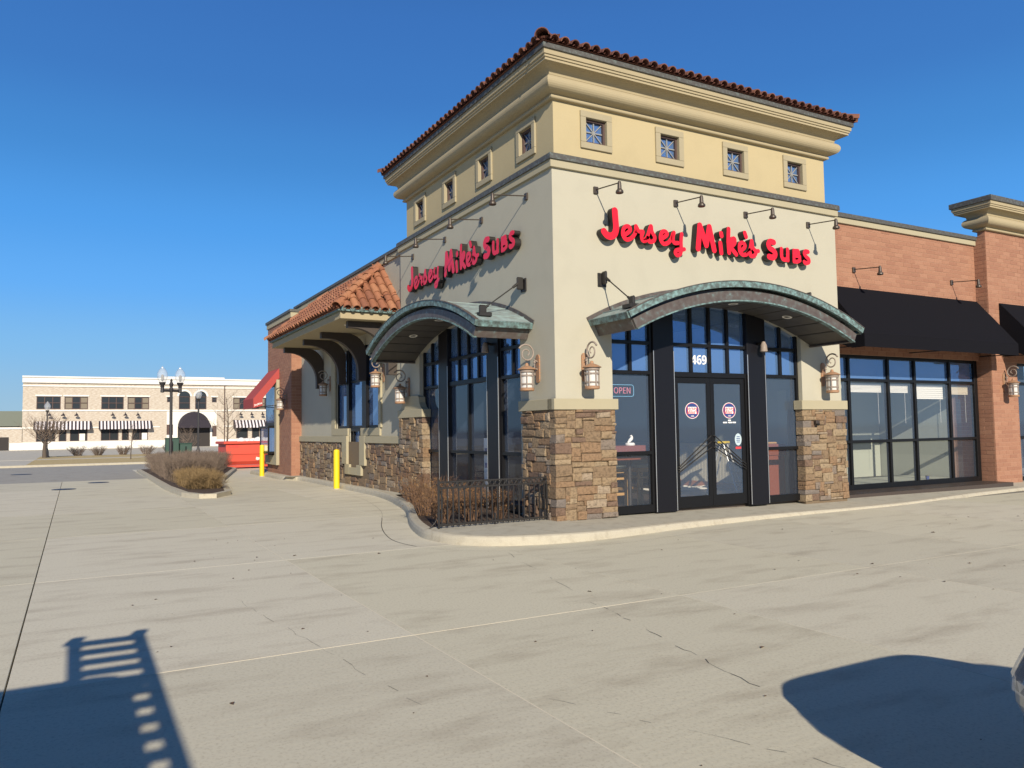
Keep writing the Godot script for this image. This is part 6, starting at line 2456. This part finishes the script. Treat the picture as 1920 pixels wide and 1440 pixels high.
func inside() -> void:
	var o := thing("window_counter", "red brown window counter inside the left front window", "counter", Vector3(1.2, 0.155, -0.5))
	var mb := MB.new()
	mb.cbox(Vector3(0, 1.02, -0.2), Vector3(1.1, 1.14, 0.2), 0.01)
	part(o, "counter_top", mb, M.wood_red)
	mb = MB.new()
	mb.cbox(Vector3(0, 0.88, -0.1), Vector3(1.1, 0.93, -0.04), 0.006)
	part(o, "rail", mb, M.wood_red)
	mb = MB.new()
	mb.tube([Vector3(0.2, 0.0, -0.1), Vector3(0.2, 1.02, -0.1)], 0.04, 10)
	mb.tube([Vector3(0.7, 0.0, -0.1), Vector3(0.7, 1.02, -0.1)], 0.04, 10)
	part(o, "counter_leg", mb, M.dark_iron)
	bar_stool("tan wooden bar stool inside the window, next to the stone pier", Vector3(1.78, 0.155, -0.97))
	bar_stool("tan wooden bar stool inside the window, next to the black column", Vector3(2.42, 0.155, -0.97))
	# small white figure of a bird on the counter
	var bd := thing("bird_figurine", "small white bird figurine on the window counter", "figurine", Vector3(1.85, 1.296, -0.5))
	mb = MB.new()
	mb.lathe([Vector2(0.085, 0.0), Vector2(0.09, 0.02), Vector2(0.075, 0.045), Vector2(0.0, 0.05)], 18)
	part(bd, "base", mb, M.white)
	mb = MB.new()
	mb.tube([Vector3(-0.05, 0.05, 0), Vector3(-0.01, 0.08, 0), Vector3(0.03, 0.115, 0), Vector3(0.045, 0.15, 0), Vector3(0.03, 0.17, 0), Vector3(0.0, 0.165, 0)], [0.01, 0.03, 0.034, 0.022, 0.016, 0.003], 8)
	part(bd, "bird", mb, M.white)
	# cabinet behind the right front window
	o = thing("host_stand", "red brown service cabinet inside the right front window", "cabinet", Vector3(5.52, 0.155, -0.98))
	mb = MB.new()
	mb.cbox(Vector3(0, 0, -0.3), Vector3(0.5, 0.85, 0.2), 0.008)
	part(o, "body", mb, M.wood_red)
	mb = MB.new()
	mb.cbox(Vector3(-0.03, 0.85, -0.32), Vector3(0.53, 1.08, 0.22), 0.008)
	part(o, "top_panel", mb, M.wood_red)
	mb = MB.new()
	mb.cbox(Vector3(-0.03, 1.08, -0.3), Vector3(0.3, 1.12, 0.2), 0.02)
	part(o, "bread_board", mb, M.wood_tan)
	o = thing("wall_end", "pale green white post inside the right front window", "post", Vector3(6.18, 0.155, -0.95))
	mb = MB.new()
	mb.cbox(Vector3(0, 0, -0.12), Vector3(0.12, 2.2, 0.12), 0.01)
	part(o, "post_board", mb, M.interior_pale)
	# step ladder
	o = thing("step_ladder", "aluminium step ladder with a yellow top standing inside the doors", "ladder", Vector3(5.86, 0.16, -2.35), 0.5)
	for s in [-1.0, 1.0]:
		mb = MB.new()
		mb.tube([Vector3(s * 0.22, 0, 0.34), Vector3(s * 0.13, 1.08, 0.03)], 0.018, 6)
		part(o, "front_rail", mb, M.aluminium)
		mb = MB.new()
		mb.tube([Vector3(s * 0.22, 0, -0.34), Vector3(s * 0.13, 1.08, -0.03)], 0.016, 6)
		part(o, "rear_rail", mb, M.aluminium)
	for i in 4:
		var t := (i + 1) * 0.2
		mb = MB.new()
		var hw := lerpf(0.22, 0.13, t)
		mb.cbox(Vector3(-hw, 1.08 * t - 0.012, lerpf(0.34, 0.03, t) - 0.05), Vector3(hw, 1.08 * t + 0.012, lerpf(0.34, 0.03, t) + 0.04), 0.004)
		part(o, "step", mb, M.aluminium)
	mb = MB.new()
	mb.cbox(Vector3(-0.17, 1.07, -0.09), Vector3(0.17, 1.12, 0.09), 0.01)
	part(o, "top_cap", mb, M.yellow_paint)
	# drop cloth on the floor
	rng.seed = 44
	mb = MB.new()
	var grid := []
	for i in 13:
		var row := []
		for k in 9:
			row.append(Vector3(i * 0.16 + rng.randf_range(-0.04, 0.04), 0.012 + rng.randf_range(0.0, 0.05), k * 0.11 + rng.randf_range(-0.04, 0.04)))
		grid.append(row)
	for i in 12:
		for k in 8:
			mb.quad(grid[i][k], grid[i][k + 1], grid[i + 1][k + 1], grid[i + 1][k])
	var cl := single("drop_cloth", mb, M.cloth_white, "crumpled white drop cloth on the floor inside the doors", "cloth")
	cl.position = Vector3(4.6, 0.158, -3.9)
	# unlit OPEN sign of glass tubes
	o = thing("open_sign", "OPEN tube sign with blue border hanging in the left front window", "sign", Vector3(1.525, 2.25, -0.26))
	mb = MB.new()
	var pts := []
	for c in [[0.2, 0.055, 0.0], [-0.2, 0.055, 1.0], [-0.2, -0.055, 2.0], [0.2, -0.055, 3.0]]:
		for i in 5:
			var a: float = (c[2] + i / 4.0) * PI / 2
			pts.append(Vector3(c[0] + 0.045 * cos(a), c[1] + 0.045 * sin(a), 0))
	pts.append(pts[0])
	mb.tube(pts, 0.006, 6)
	part(o, "border_tube", mb, M.neon_blue)
	text_part(o, "lettering", "OPEN", 0.105, 0.012, M.neon_red, Transform3D(Basis(), Vector3(0, 0, 0)), false)
	mb = MB.new()
	mb.tube([Vector3(-0.18, 0.1, -0.01), Vector3(-0.18, 0.7, -0.01)], 0.002, 4)
	mb.tube([Vector3(0.18, 0.1, -0.01), Vector3(0.18, 0.7, -0.01)], 0.002, 4)
	part(o, "hanging_wires", mb, M.dark_iron)
	# paper notices in the side windows
	o = thing("paper_notice", "white paper notice taped inside the near middle side window", "notice", Vector3(0.162, 1.0, -2.72), -PI / 2)
	mb = MB.new()
	mb.box2(Vector3(-0.15, -0.55, 0), Vector3(0.15, 0.45, 0.003))
	part(o, "sheet", mb, M.off_white)
	mb = MB.new()
	mb.box2(Vector3(-0.12, 0.2, 0.003), Vector3(0.12, 0.26, 0.005))
	mb.box2(Vector3(-0.12, -0.12, 0.003), Vector3(0.12, -0.02, 0.005))
	part(o, "print", mb, M.navy)
	# cup on the right hand shop's sill
	o = thing("paper_cup", "small dark paper cup on the sill of the brick shop window", "cup", Vector3(11.5, 0.205, -1.3))
	mb = MB.new()
	mb.lathe([Vector2(0.0, 0.0), Vector2(0.032, 0.0), Vector2(0.045, 0.12), Vector2(0.04, 0.12)], 14)
	part(o, "cup_body", mb, M.navy)
	mb = MB.new()
	mb.lathe([Vector2(0.048, 0.12), Vector2(0.048, 0.13), Vector2(0.0, 0.135)], 14)
	part(o, "lid", mb, M.bracket_brown)


# ------------------------------------------------------------------ vehicles at and beyond the edges of the picture
func ring_at(y: float, cx: float, z0: float, z1: float, hw: float, p: float, cnt := 40) -> Array:     # rounded rectangle, anticlockwise from above
	var out := []
	var cz := (z0 + z1) / 2
	var hl := (z1 - z0) / 2
	for k in cnt:
		var t := TAU * k / cnt
		var c := cos(t)
		var s := sin(t)
		out.append(Vector3(cx + hw * signf(c) * pow(absf(c), p), y, cz - hl * signf(s) * pow(absf(s), p)))
	return out


func wheel(o: Node3D, at: Vector3, r: float, side: float) -> void:
	var mb := MB.new()
	mb.xf = Transform3D(Basis(Vector3.BACK, -side * PI / 2), at)
	mb.lathe([Vector2(r * 0.62, -0.1), Vector2(r * 0.9, -0.1), Vector2(r, -0.07), Vector2(r, 0.07), Vector2(r * 0.92, 0.1), Vector2(r * 0.64, 0.1)], 28)
	var w := part(o, "wheel", mb, M.rubber)
	mb = MB.new()
	mb.xf = Transform3D(Basis(Vector3.BACK, -side * PI / 2), at)
	mb.lathe([Vector2(r * 0.64, 0.06), Vector2(r * 0.6, 0.085), Vector2(r * 0.15, 0.06), Vector2(0.0, 0.07)], 20)
	part(w, "rim", mb, M.aluminium)


func cap_top(mb: MB, ring: Array) -> void:
	var c := Vector3.ZERO
	for p in ring:
		c += p
	c /= ring.size()
	for k in ring.size():
		mb.tri(ring[k], ring[(k + 1) % ring.size()], c)


func vehicles() -> void:
	# silver car at the right edge; only the corner of its nose is in the picture
	var o := thing("parked_car", "silver car whose headlight corner shows at the right edge", "car", Vector3(-2.86, 0, 8.87))
	var hw := 0.93
	var mb := MB.new()
	var shape := [[0.2, 0.2, 0.78], [0.32, 0.1, 0.86], [0.45, 0.04, 0.91], [0.55, 0.0, 0.94], [0.63, 0.0, 0.94], [0.72, 0.04, 0.92], [0.80, 0.08, 0.90], [0.87, 0.09, 0.87], [0.92, 0.11, 0.80], [0.945, 0.16, 0.74], [0.965, 0.35, 0.70], [1.0, 0.95, 0.68]]
	var rings := []
	for r in shape:
		rings.append(ring_at(r[0], 0, r[1], 4.2, r[2], 0.3, 64))
	mb.loft(rings)
	cap_top(mb, rings[rings.size() - 1])
	part(o, "body", mb, M.car_silver)
	mb = MB.new()
	rings = [ring_at(0.96, 0, 0.95, 4.1, hw - 0.11, 0.4), ring_at(1.25, 0, 1.25, 3.8, hw - 0.2, 0.45), ring_at(1.42, 0, 1.5, 3.5, hw - 0.28, 0.5)]
	mb.loft(rings)
	part(o, "windows", mb, M.car_glass)
	mb = MB.new()
	rings = [ring_at(1.42, 0, 1.48, 3.52, hw - 0.27, 0.5), ring_at(1.48, 0, 1.62, 3.35, hw - 0.33, 0.55), ring_at(1.51, 0, 1.85, 3.0, hw - 0.5, 0.6)]
	mb.loft(rings)
	cap_top(mb, rings[2])
	part(o, "roof", mb, M.car_silver)
	for s in [-1.0, 1.0]:
		# headlight: clear lens over chrome bowl, wrapped round the corner
		var ls := MB.new()
		var bowl := MB.new()
		for layer in 2:
			var m2: MB = ls if layer == 0 else bowl
			var g := 0.012 if layer == 0 else 0.002
			var rows := []
			for y in [[0.595, 0.0, 0.94], [0.64, 0.004, 0.938], [0.69, 0.026, 0.927], [0.735, 0.047, 0.917]]:
				var row := []
				for i in 9:
					var t := deg_to_rad(103.0 + 68.0 * i / 8)       # from the nose round to the side
					var c := absf(cos(t))
					var sn := absf(sin(t))
					var hl: float = (4.2 - y[1]) / 2
					row.append(Vector3(s * (y[2] + g) * pow(c, 0.3), y[0], (4.2 + y[1]) / 2 - (hl + g) * pow(sn, 0.3)))
				rows.append(row)
			for a in 3:
				for i in 8:
					if s > 0:
						m2.quad(rows[a][i + 1], rows[a][i], rows[a + 1][i], rows[a + 1][i + 1])
					else:
						m2.quad(rows[a][i], rows[a][i + 1], rows[a + 1][i + 1], rows[a + 1][i])
		var h := part(o, "headlight", ls, M.lens_clear)
		part(h, "reflector_bowl", bowl, M.car_plastic)
		wheel(o, Vector3(s * (hw - 0.09), 0.31, 0.85), 0.31, s)
		wheel(o, Vector3(s * (hw - 0.09), 0.31, 3.4), 0.31, s)
		mb = MB.new()
		mb.cbox(Vector3(s * (hw + 0.07) - 0.1, 0.98, 1.12), Vector3(s * (hw + 0.07) + 0.1, 1.12, 1.24), 0.03)
		part(o, "mirror", mb, M.car_silver)
	mb = MB.new()
	mb.cbox(Vector3(-0.55, 0.33, -0.012), Vector3(0.55, 0.46, 0.05), 0.01)
	part(o, "grille", mb, M.car_plastic)
	# work van beside the photographer; only its shadow is in the picture
	o = thing("work_van", "white work van that throws the boxy shadow at the lower left", "van", Vector3(-8.54, 0, 7.2))
	mb = MB.new()
	rings = [ring_at(0.28, 0, 0.1, 5.0, 0.86, 0.22), ring_at(0.5, 0, 0.0, 5.05, 0.93, 0.22), ring_at(0.95, 0, 0.06, 5.05, 0.94, 0.22), ring_at(1.1, 0, 0.45, 5.05, 0.94, 0.2), ring_at(1.2, 0, 0.95, 5.05, 0.93, 0.18), ring_at(1.9, 0, 1.48, 5.0, 0.90, 0.15), ring_at(1.98, 0, 1.55, 4.95, 0.88, 0.15)]
	mb.loft(rings)
	cap_top(mb, rings[rings.size() - 1])
	part(o, "body", mb, M.van_paint)
	mb = MB.new()
	mb.quad(Vector3(-0.8, 1.24, 0.95), Vector3(-0.74, 1.86, 1.43), Vector3(0.74, 1.86, 1.43), Vector3(0.8, 1.24, 0.95))
	part(o, "windscreen", mb, M.car_glass)
	for s in [-1.0, 1.0]:
		wheel(o, Vector3(s * 0.82, 0.34, 0.95), 0.34, s)
		wheel(o, Vector3(s * 0.82, 0.34, 4.0), 0.34, s)
		mb = MB.new()
		mb.cbox(Vector3(s * 0.72 - 0.12, 0.72, -0.03), Vector3(s * 0.72 + 0.12, 0.9, 0.1), 0.02)
		part(o, "headlight", mb, M.lens_clear)
	mb = MB.new()
	for z in [1.9, 4.4]:
		mb.cbox(Vector3(-0.85, 1.96, z - 0.03), Vector3(0.95, 2.1, z + 0.03), 0.01)
	part(o, "roof_rack", mb, M.dark_iron)
	# ladder lashed on the roof, sticking out over the windscreen
	o = thing("roof_ladder", "ladder on the van roof whose rungs show in the lower left shadow", "ladder", Vector3(-8.1, 2.12, 8.02))
	for x in [0.0, 0.45]:
		mb = MB.new()
		mb.cbox(Vector3(x - 0.025, 0.0, 0.0), Vector3(x + 0.025, 0.09, 4.4), 0.006)
		part(o, "rail", mb, M.aluminium)
	for i in 15:
		mb = MB.new()
		mb.tube([Vector3(0.0, 0.045, 0.12 + i * 0.29), Vector3(0.45, 0.045, 0.12 + i * 0.29)], 0.042, 8)
		part(o, "rung", mb, M.aluminium)
	for x in [0.0, 0.45]:
		mb = MB.new()
		mb.cbox(Vector3(x - 0.05, -0.005, -0.03), Vector3(x + 0.05, 0.1, 0.05), 0.01)
		part(o, "rubber_foot", mb, M.rubber)


# ------------------------------------------------------------------ what the shop windows mirror: trees and shops across the lot, behind the photographer
func behind() -> void:
	rng.seed = 300
	var tr := thing("evergreen_tree", "dark evergreen mirrored in the shop windows, first of the row", "tree", Vector3(8, 0, 52), 0.0, "evergreens mirrored in the shop windows")
	var mb := MB.new()
	mb.tube([Vector3(0, 0, 0), Vector3(0.05, 3, 0), Vector3(0, 7.6, 0.05)], [0.22, 0.15, 0.03], 8)
	part(tr, "trunk", mb, M.bark)
	mb = MB.new()
	for i in 9000:
		var t := pow(rng.randf(), 0.8)
		var y := lerpf(0.9, 8.2, t)
		var rad := (1.0 - t) * 2.5 + 0.15
		var a := rng.randf() * TAU
		var ra := rad * (0.35 + 0.65 * sqrt(rng.randf())) * (0.8 + 0.25 * sin(a * 5 + y * 2.4))
		var p := Vector3(cos(a) * ra, y - ra * 0.18, sin(a) * ra)
		leaf_at(mb, p, rng.randf_range(0.08, 0.2))
	part(tr, "crown", mb, M.needle)
	var k := 0
	for p in [Vector3(20, 0, 58), Vector3(31, 0, 55), Vector3(-4, 0, 60), Vector3(42, 0, 66), Vector3(-16, 0, 63), Vector3(-34, 0, 40), Vector3(-38, 0, 12), Vector3(-36, 0, -12)]:
		copy_of(tr, "dark evergreen mirrored in the shop windows, %s of the row" % ["second", "third", "fourth", "fifth", "sixth", "seventh", "eighth", "last"][k], p, k * 0.8)
		k += 1
	# low treeline and shops beyond
	k = 0
	for e in [[Vector3(-30, 0, 80), 34.0, 5.2, 0.0, "long low brown shop row mirrored in the front windows"], [Vector3(14, 0, 86), 40.0, 6.0, 0.0, "long low grey shop row mirrored in the right hand windows"], [Vector3(-60, 0, 20), 36.0, 5.5, PI / 2, "long low shop row mirrored in the side windows"]]:
		var o := thing("shop_row", e[4], "building", e[0], e[3], "shop rows mirrored in the windows")
		mb = MB.new()
		mb.box2(Vector3(0, 0, 0), Vector3(e[1], e[2], 10))
		part(o, "wall", mb, M.far_brick_dark if k != 1 else M.curtain_tan)
		mb = MB.new()
		mb.cbox(Vector3(-0.3, e[2], -0.3), Vector3(e[1] + 0.3, e[2] + 0.4, 10.3), 0.05)
		part(o, "parapet", mb, M.bracket_brown)
		for i in 8:
			mb = MB.new()
			mb.box2(Vector3(1.0 + i * e[1] / 8.2, 0.4, -0.06), Vector3(1.0 + i * e[1] / 8.2 + 3.0, 3.0, -0.01))
			part(o, "window", mb, M.glass_far)
		k += 1


func _ready() -> void:
	rng.seed = 1
	view_and_light()
	materials()
	ground()
	corner_shop()
	attached()
	street()
	far_building()
	plants()
	inside()
	vehicles()
	behind()
